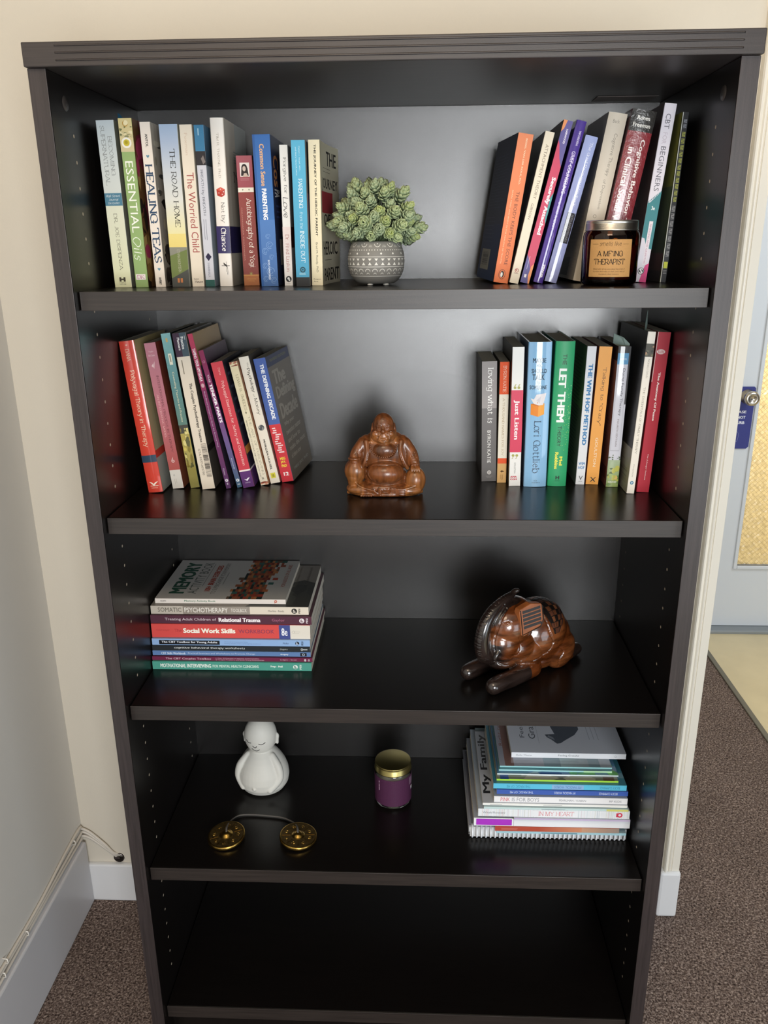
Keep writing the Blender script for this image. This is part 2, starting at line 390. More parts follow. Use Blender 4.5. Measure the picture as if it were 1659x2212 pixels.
# baseboards with an eased top edge
def board(name, a, c, m, bv=.004):
    b = MB(); b.box(a, c); return struct(name, b, m, bevel=bv)
board('baseboard_back', (-.738, WY - .012, 0), (.60, WY + .002, .105), M_base)
board('baseboard_left', (-.740, -3.2, 0), (-.726, WY - .011, .172), mat('baseboard_left_paint', 'c9c9cd', rough=.3, bump=.1, bscale=60))
board('trim_2', (.5955, WY - .020, 0), (.642, WY + .135, .125), M_base, .006)      # plinth block at the foot of the casing
# moulded casing: a stepped profile run from the plinth block upward
prof = [(.604, WY + .002), (.604, WY - .013), (.606, WY - .0165), (.6085, WY - .0165), (.610, WY - .012), (.6125, WY - .0115), (.615, WY - .0145), (.6175, WY - .0150), (.6195, WY - .0105),
        (.6205, WY - .0100), (.6215, WY - .0125), (.6375, WY - .0125), (.6385, WY - .0105), (.6385, WY + .135), (.628, WY + .135)]
b = MB(); k = len(prof); vs = [(x, y, .124) for x, y in prof] + [(x, y, 2.2) for x, y in prof]
b.add(vs, [(i, (i + 1) % k, k + (i + 1) % k, k + i) for i in range(k)] + [tuple(range(k, 2 * k))]); struct('trim_3', b, M_trim)
# the hallway: its far wall round a half-glazed door
FY = 1.86
b = MB()
for a, c in (((.64, FY + .03, 0), (1.12, FY + .15, 2.7)), ((2.06, FY + .03, 0), (3.2, FY + .15, 2.7)), ((1.12, FY + .03, 2.08), (2.06, FY + .15, 2.7))): b.box(a, c)
struct('wall_hallway', b, M_wall)
b = MB(); b.box((.6285, WY + .135, 0), (.645, FY + .03, 2.7)); struct('wall_hallway_side', b, M_wall)
board('trim_4', (1.06, FY + .012, 0), (1.135, FY + .034, 2.15), M_trim)
board('trim_5', (1.12, FY - .045, 0), (2.06, FY + .06, .016), mat('threshold_metal', '8f9599', rough=.45, metal=.3))
dr = empty('door_1', (1.13, FY, 0)); tag(dr, 'pale blue-grey door with wired amber glass and a round knob', kind='structure')
b = MB(); GX0, GX1, GZ0, GZ1 = .155, .77, .277, 1.93
b.box((0, 0, .018), (GX0, .04, 2.05)); b.box((GX1, 0, .018), (.92, .04, 2.05)); b.box((GX0, 0, .018), (GX1, .04, GZ0)); b.box((GX0, 0, GZ1), (GX1, .04, 2.05))
b.build('door_leaf', M_door, dr)
b = MB()
for a, c in (((GX0 - .014, -.008, GZ0 - .014), (GX0, .01, GZ1 + .014)), ((GX1, -.008, GZ0 - .014), (GX1 + .014, .01, GZ1 + .014)), ((GX0, -.008, GZ0 - .014), (GX1, .01, GZ0)), ((GX0, -.008, GZ1), (GX1, .01, GZ1 + .014))): b.box(a, c)
b.build('glazing_bead', M_door, dr, bevel=.003)
def glass_mat():
    m = bpy.data.materials.new('hammered_amber_glass'); m.use_nodes = True; nt = m.node_tree; nt.nodes.remove(nt.nodes['Principled BSDF'])
    out = nt.nodes['Material Output']; tr = nt.nodes.new('ShaderNodeBsdfTranslucent'); gl = nt.nodes.new('ShaderNodeBsdfGlossy'); mx = nt.nodes.new('ShaderNodeMixShader')
    tr.inputs[0].default_value = (*lin('f2e6c8'), 1); gl.inputs['Roughness'].default_value = .25; mx.inputs[0].default_value = .08
    tc = nt.nodes.new('ShaderNodeTexCoord'); v = nt.nodes.new('ShaderNodeTexVoronoi'); v.inputs['Scale'].default_value = 75; v.feature = 'SMOOTH_F1'
    nt.links.new(tc.outputs['Object'], v.inputs[0]); bp = nt.nodes.new('ShaderNodeBump'); bp.inputs['Strength'].default_value = .9; bp.inputs['Distance'].default_value = .01
    nt.links.new(v.outputs['Distance'], bp.inputs['Height'])
    for q in (tr, gl): nt.links.new(bp.outputs[0], q.inputs['Normal'])
    nt.links.new(tr.outputs[0], mx.inputs[1]); nt.links.new(gl.outputs[0], mx.inputs[2]); nt.links.new(mx.outputs[0], out.inputs[0])
    return m
b = MB(); b.box((GX0, .012, GZ0), (GX1, .018, GZ1)); b.build('pane', glass_mat(), dr)
b = MB(); st = .019
def clipseg(x0, z0, dx, dz):
    ts = []
    t0, t1 = -9, 9
    for p, dd, lo, hi in ((x0, dx, GX0, GX1), (z0, dz, GZ0, GZ1)):
        a, c = sorted(((lo - p) / dd, (hi - p) / dd)); t0 = max(t0, a); t1 = min(t1, c)
    return (t0, t1) if t1 > t0 else None
for sgn in (1, -1):
    for i in range(-100, 60):
        xx = GX0 + i * st; q = clipseg(xx, GZ0, .7, .714 * sgn) if sgn > 0 else clipseg(xx, GZ1, .7, -.714)
        if q:
            zz = GZ0 if sgn > 0 else GZ1
            A = (xx + .7 * q[0], .0105, zz + .714 * sgn * q[0]); B_ = (xx + .7 * q[1], .0105, zz + .714 * sgn * q[1])
            b.tube([A, B_], .0005, 3)
tag(b.build('glass_wire', mat('glass_wire', 'bfa976', rough=.5), dr), kind='stuff')
b = MB(); b.box((-.0005, -.012, 0), (.0005, .0, .01))
kb = MB(); kb.lathe([(0, 0), (.030, 0), (.031, .004), (.014, .008), (.013, .030), (.022, .036), (.027, .046), (.025, .056), (.012, .060), (.0118, .057), (0, .057)], 32)
ko = kb.build('knob', mat('brushed_steel', 'c4beb4', rough=.28, metal=1), dr, smooth=True); ko.location = (1.238 - 1.13, 0, .941); ko.rotation_euler = (R(90), 0, 0)
# the sign hanging on the knob
sg = empty('door_hanger', (1.238, FY - .004, .941)); tag(sg, 'navy blue do not disturb hanger on the door knob', 'sign')
b = MB(); o_ = []
W2, H2 = .036, .195
out = [(-.064, .03), (-.064, -H2 + .008), (-.056, -H2), (.020, -H2), (.028, -H2 + .008), (.028, .03), (.022, .036), (-.058, .036)]
import itertools
inn = [(.0155 * math.cos(a), .0155 * math.sin(a)) for a in [2 * math.pi * i / 24 for i in range(24)]]
def outat(a):
    c, s_ = math.cos(a), math.sin(a); best = 9
    for i in range(len(out)):
        (x0_, z0_), (x1_, z1_) = out[i], out[(i + 1) % len(out)]; ex, ez = x1_ - x0_, z1_ - z0_; den = c * ez - s_ * ex
        if abs(den) > 1e-9:
            t = (x0_ * ez - z0_ * ex) / den; u = (x0_ * s_ - z0_ * c) / den
            if t > 0 and -1e-6 <= u <= 1 + 1e-6: best = min(best, t)
    return (c * best, s_ * best)
angs = sorted([2 * math.pi * i / 24 for i in range(24)] + [math.atan2(z, x) % (2 * math.pi) for x, z in out])
vs = []
for a in angs: ox, oz = outat(a); vs += [(.0155 * math.cos(a), 0, .0155 * math.sin(a)), (ox, 0, oz), (.0155 * math.cos(a), -.0012, .0155 * math.sin(a)), (ox, -.0012, oz)]
k = len(angs); b.add(vs, [f for i in range(k) for j in [(i + 1) % k] for f in ((4 * i, 4 * i + 1, 4 * j + 1, 4 * j), (4 * i + 2, 4 * j + 2, 4 * j + 3, 4 * i + 3), (4 * i + 1, 4 * i + 3, 4 * j + 3, 4 * j + 1), (4 * i, 4 * j, 4 * j + 2, 4 * i + 2))], lin('3a3f80'))
b.build('card', GL['satin'], sg)
def flat_text(txt, x0, z0, x1, z1, c, st, y, parent, name, m=None):
    V, F = glyphs(txt, st); xs = [v[0] for v in V]; ys = [v[1] for v in V]; b = MB()
    b.add([(x0 + (x1 - x0) * (x - min(xs)) / (max(xs) - min(xs)), y - l_ * .00003, z0 + (z1 - z0) * (q - min(ys)) / (max(ys) - min(ys))) for x, q, l_ in V], F, lin(c))
    return b.build(name, m or GL['satin'], parent)
for tx, xa, xb, zz in (('PLEASE', -.050, .004, -.062), ('DO NOT', -.050, .003, -.082), ('DISTURB', -.056, .002, -.102)): flat_text(tx, xa, zz, xb, zz + .010, 'e8eaf4', 'b', -.0014, sg, 'lettering')
b = MB(); b.tube(catmull([(-.030, -.0015, -.165), (-.036, -.0015, -.14), (-.026, -.0015, -.128), (-.014, -.0015, -.14), (-.018, -.0015, -.168), (-.030, -.0015, -.165)], 5), .0006, 4, lin('8a8fc0')); b.build('crest_outline', GL['satin'], sg)

# cables tacked along the side wall's baseboard and into the hole
cbn = empty('cable_bundle', (-.735, 0, .19)); tag(cbn, 'three white cables clipped along the side wall and entering the wall hole', 'cable')
M_cable = mat('painted_cable', 'cfc8bd', rough=.45, bump=.2, bscale=120)
for i, (dz, dy, end) in enumerate(((0, 0, (-.663, .40, .114)), (.011, .004, (-.658, .40, .120)), (.020, .010, (-.653, .40, .124)))):
    yy = [-.9, -.5, -.1, .15, .30, WY - .02]
    pts = [(-.738 + .0035, y, .182 + dz + (.003 * math.sin(y * 9 + i * 2)) + (.0 if y < .3 else .004 * i)) for y in yy]
    pts += [(-.733, WY - .008, .184 + dz), (-.715, WY - .006, .175 + dz * .8), (-.685, WY - .007, .150 + dz * .5), (-.668, WY - .004, .130 + dz * .2), end]
    b = MB(); b.tube(catmull(pts, 8), .0032, 8)
    o = b.build('cable', M_cable, cbn, smooth=True); o.location = (.735, 0, -.19)
for i, (y, z) in enumerate(((.338, .206), (.02, .206), (.005, .188), (.1, .19))):
    b = MB(); b.tube([(-.738, y, z + .006), (-.729, y, z + .005), (-.728, y, z - .004), (-.738, y, z - .006)], .0013, 6)
    o = b.build('cable_clip', mat('clip_plastic', 'e6e2da', rough=.4), cbn, smooth=True); o.location = (.735, 0, -.19)
b = MB(); b.lathe([(.0118, 0), (.0123, .002), (.0112, .0028), (.0108, .001), (.0108, -.012), (.0117, -.012)], 28); b.box((-.010, -.003, .0012), (.002, .003, .0022))
gm = b.build('cable_grommet', mat('grommet', '5a5250', rough=.3, metal=.6), smooth=False); gm.location = (hole.x, WY - .0004, hole.y); gm.rotation_euler = (R(90), 0, 0)
tag(gm, 'dark metal-rimmed cable hole low in the cream wall', 'grommet')

# ------------------------------------------------------------------ the bookcase
D = .3545; XI = .4336; XO = .4572; ZT = 1.701; SZ = {1: 1.42637, 2: 1.09324, 3: .7653, 4: .43573, 5: .11012}; TH = .026
def laminate(name, col, rough, bump, axis, noise_amt=.18, grain=1.0, spec=.5, ior=1.5):
    m = bpy.data.materials.new(name); m.use_nodes = True; nt = m.node_tree; b = nt.nodes['Principled BSDF']
    b.inputs['Roughness'].default_value = rough; b.inputs['Specular IOR Level'].default_value = spec; b.inputs['IOR'].default_value = ior
    tc = nt.nodes.new('ShaderNodeTexCoord'); mp = nt.nodes.new('ShaderNodeMapping'); s = [90, 90, 90]; s[axis] = 3; mp.inputs['Scale'].default_value = s
    nt.links.new(tc.outputs['Object'], mp.inputs[0]); n = nt.nodes.new('ShaderNodeTexNoise'); n.inputs['Scale'].default_value = 4; n.inputs['Detail'].default_value = 5
    nt.links.new(mp.outputs[0], n.inputs[0]); mr = nt.nodes.new('ShaderNodeMapRange'); mr.inputs['From Min'].default_value = .3; mr.inputs['From Max'].default_value = .7
    mr.inputs['To Min'].default_value = 1 - noise_amt; mr.inputs['To Max'].default_value = 1 + noise_amt; nt.links.new(n.outputs[0], mr.inputs[0])
    mx = nt.nodes.new('ShaderNodeMix'); mx.data_type = 'RGBA'; mx.blend_type = 'MULTIPLY'; mx.inputs[0].default_value = 1; mx.inputs[6].default_value = (*lin(col), 1)
    nt.links.new(mr.outputs[0], mx.inputs[7]); nt.links.new(mx.outputs[2], b.inputs['Base Color'])
    n2 = nt.nodes.new('ShaderNodeTexNoise'); n2.inputs['Scale'].default_value = 620 * grain; n2.inputs['Detail'].default_value = 2; nt.links.new(tc.outputs['Object'], n2.inputs[0])
    bp = nt.nodes.new('ShaderNodeBump'); bp.inputs['Strength'].default_value = bump; bp.inputs['Distance'].default_value = .0004; nt.links.new(n2.outputs[0], bp.inputs['Height']); nt.links.new(bp.outputs[0], b.inputs['Normal'])
    return m
L_z = laminate('espresso_laminate_upright', '120f0e', .30, .10, 2, .18, 1, .35)
L_x = laminate('espresso_laminate_shelf', '0f0c0b', .28, .08, 0, .18, 1, .4)
L_xt = laminate('espresso_laminate_top', '332d2c', .42, .12, 0, .22, 1, .6)
L_e = laminate('espresso_edge_band_upright', '312a2a', .42, .10, 2, .28, 1, .6)
L_ex = laminate('espresso_edge_band_shelf', '2a2421', .42, .10, 0, .28, 1, .6)
L_b = laminate('espresso_laminate_back', '191716', .25, .30, 0, .12, 4.0, 1.0, 1.60)
bc = empty('bookcase', (0, .18, 0)); tag(bc, 'tall espresso-brown laminate bookcase with five shelves against the cream wall', 'bookcase')
def bpart(name, mb, m, **k):
    o = mb.build(name, m, bc, **k); o.location = (0, -.18, 0); return o
for sx in (-1, 1):
    b = MB(); x0, x1 = sorted((sx * XI, sx * XO)); b.box((x0, 0, 0), (x1, D + .012, ZT)); bpart('side_panel', b, L_z, bevel=.0012)
    b = MB(); b.box((x0, -.0012, 0), (x1, -.0001, ZT)); bpart('edge_band', b, L_e, bevel=.0004)
# reeded top
b = MB(); xw = XO + .001; zt1 = ZT + .0285; b.box((-xw, -.0085, ZT + .0004), (xw, D + .014, zt1)); tp = bpart('top_panel', b, L_xt, bevel=.0014)
for fz in (.26, .56, .85):                                   # three raised beads along its front
    b = MB(); z_ = ZT + .0004 + fz * .028; b.tube([(-.4155, -.0084, z_), (-.414, -.0088, z_), (.430, -.0088, z_), (.432, -.0084, z_)], .0013, 8, flat=.8); b.build('bead_moulding', L_xt, tp, smooth=True)
b = MB(); b.box((-XI, D, .0), (XI, D + .006, ZT)); bpart('back_panel', b, L_b)
for i in range(1, 6):
    z = SZ[i]; b = MB(); b.box((-XI + .0015, .017, z - TH), (XI - .0015, D - .0005, z)); sh = bpart('shelf', b, L_x, bevel=.0012)
    b = MB(); b.box((-XI + .0015, .0155, z - TH), (XI - .0015, .0169, z)); o = b.build('edge_band', L_ex, sh, bevel=.0004)
b = MB(); b.box((-XI, .045, 0), (XI, .062, SZ[5] - TH - .001)); bpart('kick_board', b, L_z)
b = MB()
for sx in (-1, 1):
    for y in (.066, .312):
        z = .11 + .0334 * 1.5
        while z < 1.63:
            if all(not (SZ[i] - TH - .004 < z < SZ[i] + .004) for i in SZ):
                x = sx * (XI - .0002); k = 10
                b.add([(x, y + .0024 * math.cos(2 * math.pi * j / k), z + .0024 * math.sin(2 * math.pi * j / k)) for j in range(k)], [tuple(range(k)) if sx < 0 else tuple(range(k))[::-1]])
            z += .0334
tag(bpart('pin_holes', b, mat('pin_hole_chipboard', 'b5a894', rough=.8)), kind='stuff')
for sx in (-1, 1):
    b = MB(); b.lathe([(0, .0012), (.0085, .0012), (.0095, 0)], 24); b.lathe([(.003, .0014), (.0036, .0016), (.0042, .0014)], 16)
    o = b.build('cam_cover', mat('cap_plastic', '3a3634', rough=.3), bc, smooth=True); o.location = (sx * XI, .050 - .18, 1.668); o.rotation_euler = (0, R(-90 * sx), 0)
b = MB(); b.box((.318, .284, ZT - .0006), (.412, .332, ZT - .0001)); bpart('underside_patch', b, mat('underside_patch_brown', '6d6461', rough=.6))  # thin paler brown patch under the top panel, near the back

# ------------------------------------------------------------------ what is printed on each upright book
def p_becoming(p):
    p.Q('S', 0, 0, 1, .45, 'c3cdd1', 'cfd4cf'); p.Q('S', 0, .45, 1, 1, 'd9dbc8', 'dedfb8')
    p.T('S', 'BECOMING', .56, .09, .80, .32, '8a8f8f', 'r'); p.T('S', 'SUPERNATURAL', .18, .03, .43, .376, '8a8f8f', 'r')
    p.Q('S', 0, .422, 1, .497, '4f7d93'); p.T('S', 'Wall Street', .1, .431, .9, .447, 'e8eef0', 'i', 'u'); p.T('S', 'Journal', .22, .453, .78, .469, 'e8eef0', 'i', 'u'); p.T('S', 'bestseller', .18, .474, .85, .488, 'e8eef0', 'i', 'u')
    p.T('S', 'DR. JOE DISPENZA', .38, .543, .60, .892, '6c6a5c', 'r')
    for a, b_ in ((.30, .936), (.55, .936)): p.Q('S', a, b_, a + .12, b_ + .028, '4a4438')
    p.Q('S', .40, .945, .57, .955, '4a4438'); p.T('S', 'HAY', .3, .967, .68, .974, '6a6458', 's', 'u'); p.T('S', 'HOUSE', .3, .977, .68, .984, '6a6458', 's', 'u')
def heart(p, f, a, b, r, c):
    W, H = p.scale(f); pts = [(a + r * x / 1000 / W, b - r * y / 1000 / H) for x, y in ((0, .5), (.5, 1), (1, .6), (.8, 0), (0, -1), (-.8, 0), (-1, .6), (-.5, 1))]
    p.P(f, pts[::1], c)
def p_oils(p):
    p.Q('S', 0, 0, 1, .19, 'd9c88e', 'cfc29a'); p.BLOB('S', .03, .04, .97, .11, 16, ['8a8a62', 'c7bc8e', '6f744e', 'e6dab0'], 3); p.E('S', .5, .03, 4, 'b98d3a', hole=.75); p.E('S', .55, .025, 3.2, 'efe2b6')
    p.E('S', .47, .138, 7.2, 'f0ece0'); p.E('S', .47, .138, 4.6, 'c9b83c'); p.E('S', .45, .136, 2.4, 'a99a24')
    p.T('S', 'ESSENTIAL', .2, .243, .78, .664, 'f4f4ea', 's'); p.T('S', 'Oils', .14, .69, .78, .835, 'e8f0dc', 'c')
    p.Q('S', .1, .918, .85, .953, 'efe6e4'); p.T('S', 'DK', .2, .923, .76, .948, 'a33a6e', 'r', 'u')
    p.BLOB('F', 0, 0, .5, 1, 60, ['6b4a2c', '8a6a3c', '4c2a22', '7d2f3e', 'a33b58', '2c221c', 'a98a55'], 5, .08, .3)
def p_teas(p):
    p.T('S', 'ANTOL', .42, .068, .66, .145, '33302e', 'b'); heart(p, 'S', .5, .2, 2.3, '5f8ba0'); p.T('S', 'HEALING TEAS', .12, .244, .88, .848, '2e4763', 'R')
    heart(p, 'S', .5, .887, 2.3, '5f8ba0'); p.T('S', 'AVERY', .38, .937, .62, .985, '33302e', 'B')
    p.Q('F', 0, 0, 1, 1, 'b8b0a4', '8a8074'); p.BLOB('F', .05, .1, .7, .45, 14, ['4a4a48', '8f8878', 'c9c2b2', '6a6258'], 4, .05, .2); p.BLOB('F', .05, .45, .8, 1, 26, ['1f1c1a', '3a3230', '54483e', 'b0a48c'], 6, .08, .3)
def p_road(p):
    p.Q('S', 0, 0, 1, .1, '9fb4cf', 'a9b8cf'); p.Q('S', 0, .1, 1, .45, 'a9b8cf', 'd6d6cf'); p.Q('S', 0, .45, 1, .66, 'd6d6cf', 'e4dca8'); p.Q('S', 0, .66, 1, .745, 'e6d486', 'e4cf7c')
    p.Q('S', 0, .745, 1, 1, '8b8a7c', '77766a'); p.P('S', [(.0, .96), (.0, .80), (1, .76), (1, .89)][::-1], '6f7c48'); p.P('S', [(0, 1), (0, .945), (1, .885), (1, 1)][::-1], '4e4f4b')
    p.T('S', 'THE ROAD HOME', .45, .144, .76, .62, '26241f', 'r'); p.T('S', 'ETHAN NICHTERN', .42, .76, .58, .905, 'b5b39c', 'r'); p.Q('S', .32, .945, .44, .972, 'c27a4c'); p.Q('S', .5, .945, .62, .972, 'c27a4c')
def p_worried(p):
    p.T('S', 'Foxman', .35, .05, .58, .18, 'd3bda8', 's'); p.T('S', 'The Worried Child', .28, .285, .86, .779, 'a4504c', 's'); p.T('S', 'Hunter', .18, .945, .6, .957, '4a3a34', 'r', 'u'); p.T('S', 'House', .25, .960, .92, .976, '4a3a34', 'R', 'u')
def p_breath(p):
    p.Q('S', 0, 0, 1, .155, '3f7ba0'); p.Q('S', 0, .155, 1, .24, '322f31'); p.P('S', [(.5, .2), (.75, .18), (.95, .22), (.7, .235)][::-1], '7d7470'); p.L('S', .35, .02, .5, .14, 1, '8fb6cb')
    p.T('S', 'BREATH by BREATH', .26, .265, .6, .546, '454a58', 'r'); p.L('S', .28, .57, .72, .71, 2, '7c7f8c', vert=True, fill=.22)
    p.P('S', [(.5, .782), (.85, .808), (.5, .835), (.2, .808)], '2e2a44'); p.T('S', 'SHAMBHALA', .36, .845, .58, .94, '6a6a7a', 'r'); p.Q('S', 0, .957, 1, 1, '2f5a55')
    p.Q('F', 0, 0, .6, .24, '5c84a0', '3a4048')
def p_chance(p):
    p.T('S', 'TIM R. THAYNE, Ph.D', .42, .085, .60, .344, '9a9184', 'r')
    p.P('S', [(.2, .41), (.52, .398), (.82, .41), (.8, .445), (.55, .457), (.24, .447)], 'b23a2e'); p.P('S', [(.2, .41), (.52, .398), (.82, .41), (.5, .424)], 'cf5b48')
    for a, b_ in ((.38, .432), (.62, .44), (.72, .425), (.5, .41)): p.E('S', a, b_, .7, 'f0dcd6')
    p.T('S', 'Not by', .38, .487, .74, .61, '6d6760', 'r'); p.Q('S', 0, .63, 1, .795, '342c5c'); p.T('S', 'Chance', .34, .64, .74, .782, 'ece8e4', 'R')
    p.Q('F', 0, 0, .45, 1, 'bdb4a6', 'aaa396'); p.Q('F', .45, 0, 1, 1, 'a4a8a2', '98a09c'); p.Q('F', 0, .63, 1, .795, '2c2750'); p.T('F', 'N', .3, .29, .55, .36, '5c5048', 'r', 'u'); p.L('F', .35, .17, .9, .25, 5, '7d8682')
    p.T('S', 'f', .4, .845, .7, .93, '3b3834', 'c'); p.L('S', .25, .87, .85, .885, 1, '4b4844', fill=.2)
def p_yogi(p):
    p.Q('S', 0, 0, 1, .25, 'a35761', '9a4c55'); p.Q('S', 0, .25, 1, .91, '8f4440', '80403a'); p.Q('S', 0, .91, 1, 1, 'a8693f', '9a5f38')
    p.Q('S', .2, .052, .8, .157, 'e6ddd6'); p.E('S', .48, .09, 4.3, '2c2222', 5.2); p.P('S', [(.3, .09), (.25, .15), (.74, .15), (.68, .09)][::-1], '2c2222'); p.E('S', .47, .097, 2.4, 'cfbcae', 3.6); p.L('S', .40, .092, .56, .094, 1, '4a3430'); p.P('S', [(.36, .157), (.45, .13), (.6, .13), (.72, .157)][::1], 'c5b2a4')
    p.L('S', .2, .17, .85, .19, 2, 'b87c80'); p.Q('S', 0, .238, 1, .272, 'e6e0d0'); p.P('S', [(.25, .25), (.3, .262), (.35, .25)], '4c6a4c'); p.P('S', [(.65, .25), (.7, .262), (.75, .25)], '4c6a4c')
    p.T('S', 'Autobiography of a Yogi', .36, .318, .80, .853, 'f0e6da', 'r'); p.T('S', 'PARAMAHANSA YOGANANDA', .12, .39, .19, .80, 'c08a7c', 's')
    for i in range(8):
        a = 2 * math.pi * i / 8; p.P('S', [(.5 + .02 * math.cos(a + 1.5), .905 - .002 * math.sin(a + 1.5)), (.5 + .17 * math.cos(a), .905 - .022 * math.sin(a)), (.5 + .02 * math.cos(a - 1.5), .905 - .002 * math.sin(a - 1.5))], '9a9a58')
    p.Q('S', 0, .915, 1, .919, 'c79a58'); p.T('S', 'Self-Realization', .2, .94, .8, .952, 'cf9a5a', 'r', 'u'); p.T('S', 'Fellowship', .3, .957, .7, .968, 'cf9a5a', 'r', 'u')
def curl_(p, a, b, r, c, w=.32, flip=1):
    for k, (rr, aa, ab) in enumerate(((r, 0, 300), (r * .55, 60, 360))): p.E('S', a, b, rr, c, hole=1 - w * (.6 + k * .5) * .4, a0=aa, a1=ab, n=18)
def p_common(p):
    p.Q('S', 0, 0, 1, .55, '3367ab', '3d70b0'); p.Q('S', 0, .55, 1, 1, '4f7bb8', '4468a0'); p.Q('S', 0, 0, .13, 1, '2c5a9a')
    for a, b_, r in ((.55, .66, 3.5), (.62, .72, 5), (.35, .76, 4.5), (.7, .80, 3.5), (.3, .86, 4), (.6, .90, 6), (.3, .95, 4), (.75, .96, 4.5)): curl_(p, a, b_, r, '8fb1da')
    p.T('S', 'Common Sense', .36, .06, .63, .33, 'e3b07c', 'b'); p.T('S', 'PARENTING', .36, .345, .63, .55, 'f2f2f2', 'B'); p.T('S', 'BOYS TOWN PRESS', .46, .82, .57, .955, 'dbe6f4', 'b')
    p.Q('F', 0, 0, 1, 1, '26304f', '242c48'); p.T('F', 'Cos', .1, .12, .42, .33, 'c98a55', 'b', 'd'); p.T('F', 'PA', .1, .345, .42, .40, 'dcdcdc', 'B', 'd'); p.Q('F', .25, .68, .75, .86, 'a09a90'); p.E('F', .5, .77, 8, '5a4238'); p.L('F', .15, .45, .5, .56, 3, '3a4a7a')
def p_forgive(p):
    p.Q('S', 0, .57, 1, 1, 'e0d2cf', 'd8d6d2'); p.T('S', 'Forgive for', .3, .085, .78, .335, '55585a', 'r'); p.T('S', 'Love', .2, .36, .85, .505, '17181a', 'c'); p.T('S', 'Dr. Fred Luskin', .3, .625, .75, .895, 'a0605c', 'r')
    p.E('S', .52, .95, 4.4, '1e1e20'); p.E('S', .5, .945, 1.8, 'd8d8d8'); p.E('S', .6, .958, 1.3, 'd8d8d8'); p.L('S', .2, .983, .85, .988, 1, '8a8a88')
    p.Q('F', 0, 0, 1, .57, '8f9294'); p.Q('F', 0, .57, 1, .72, '4c1f24'); p.Q('F', 0, .72, 1, 1, 'a7a5a2')
def p_inside(p):
    p.Q('S', 0, 0, 1, 1, '57aed0', '4a9cc0'); p.Q('S', 0, .935, 1, 1, '2a2a2a'); p.T('S', 'Daniel J. Siegel, M.D.,', .5, .04, .62, .205, 'd8eef4', 'r'); p.T('S', 'and Mary Hartzell, M.Ed.', .25, .045, .37, .235, 'd8eef4', 'r')
    p.T('S', 'PARENTING', .42, .255, .72, .455, 'eef6f6', 'r'); p.T('S', 'from the', .44, .48, .68, .595, 'cfeaf2', 'i'); p.T('S', 'INSIDE OUT', .42, .61, .74, .832, 'eef6f6', 'r')
    p.E('S', .52, .882, 4.2, '1f4a58', hole=.55); p.E('S', .52, .882, 1.3, '1f4a58'); p.L('S', .25, .905, .8, .922, 2, 'b7dbe4'); p.Q('F', 0, 0, 1, 1, '2c3442', '3a2f3a'); p.Q('F', .02, .35, .5, .6, '5b4560')
def p_journey(p):
    p.T('S', 'THE JOURNEY OF THE HEROIC PARENT', .42, .03, .66, .65, '33302a', 'b'); p.T('S', 'Brad M. Reedy, PhD', .40, .695, .62, .905, '5f5a4c', 's'); p.T('S', 'Regan', .18, .95, .82, .960, '4f4a40', 's', 'u'); p.T('S', 'Arts.', .18, .965, .6, .975, '4f4a40', 's', 'u')
    p.Q('F', 0, 0, 1, 1, 'c3bda4', 'bdb7a2')
    for t, a0, b0, a1, b1 in (('THE', .42, .05, .9, .15), ('JOURNEY', .12, .24, .95, .335), ('OF', .2, .49, .6, .57), ('HEROIC', .12, .685, .9, .785), ('PARENT', .15, .88, .95, .975)): p.T('F', t, a0, b0, a1, b1, '26241f', 'b', 'u')
    p.Q('F', .06, .335, .72, .485, '9b2f36'); p.L('F', .2, .17, .7, .22, 2, '5c584c', fill=.12); p.L('F', .2, .82, .7, .83, 1, '5c584c')
def p_body(p):
    p.Q('S', 0, 0, 1, 1, 'ea8a5c', 'e5783e'); p.T('S', 'BESSEL VAN DER KOLK, M.D.', .54, .03, .66, .33, 'f7d3b0', 'b'); p.T('S', 'THE BODY KEEPS THE SCORE', .52, .375, .74, .875, '6b3620', 's'); p.T('S', 'BRAIN, MIND, AND BODY IN THE HEALING OF TRAUMA', .22, .37, .31, .87, 'f7d0a6', 's')
    p.E('S', .5, .94, 5.2, '2a1d18', 7.2); p.E('S', .5, .94, 4.6, 'e5783e', 6.6); p.E('S', .5, .94, 2.8, '1f1a1a', 5.0); p.E('S', .47, .943, 1.7, 'f2efe8', 3.6); p.P('S', [(.46, .922), (.6, .922), (.66, .926)], '1f1a1a')
    p.Q('K', 0, 0, 1, .6, '2a2f44', '2f3448'); p.Q('K', 0, .6, 1, 1, '2a3352', '24365c'); p.L('K', .1, .12, .85, .5, 18, '454b60', fill=.16); p.L('K', .1, .55, .6, .75, 7, '454b60', fill=.16)
    p.Q('K', .12, .78, .58, .93, '8d8d86'); p.BAR('K', .2, .80, .5, .9, 20, '33353c'); p.Q('K', .95, 0, 1, 1, '24283a')
def p_attach(p):
    p.T('S', 'ATTACHMENT THEORY', .38, .08, .70, .43, '8a7c6a', 's'); p.T('S', 'GIBSON', .34, .46, .60, .565, '8a7c6a', 's'); p.E('S', .5, .912, 3, 'b06058', hole=.7); p.E('S', .45, .91, 1.2, 'b06058'); p.Q('S', .25, .93, .75, .933, '8a6a60')
    p.Q('K', 0, 0, 1, 1, '33323c', '3a3238')
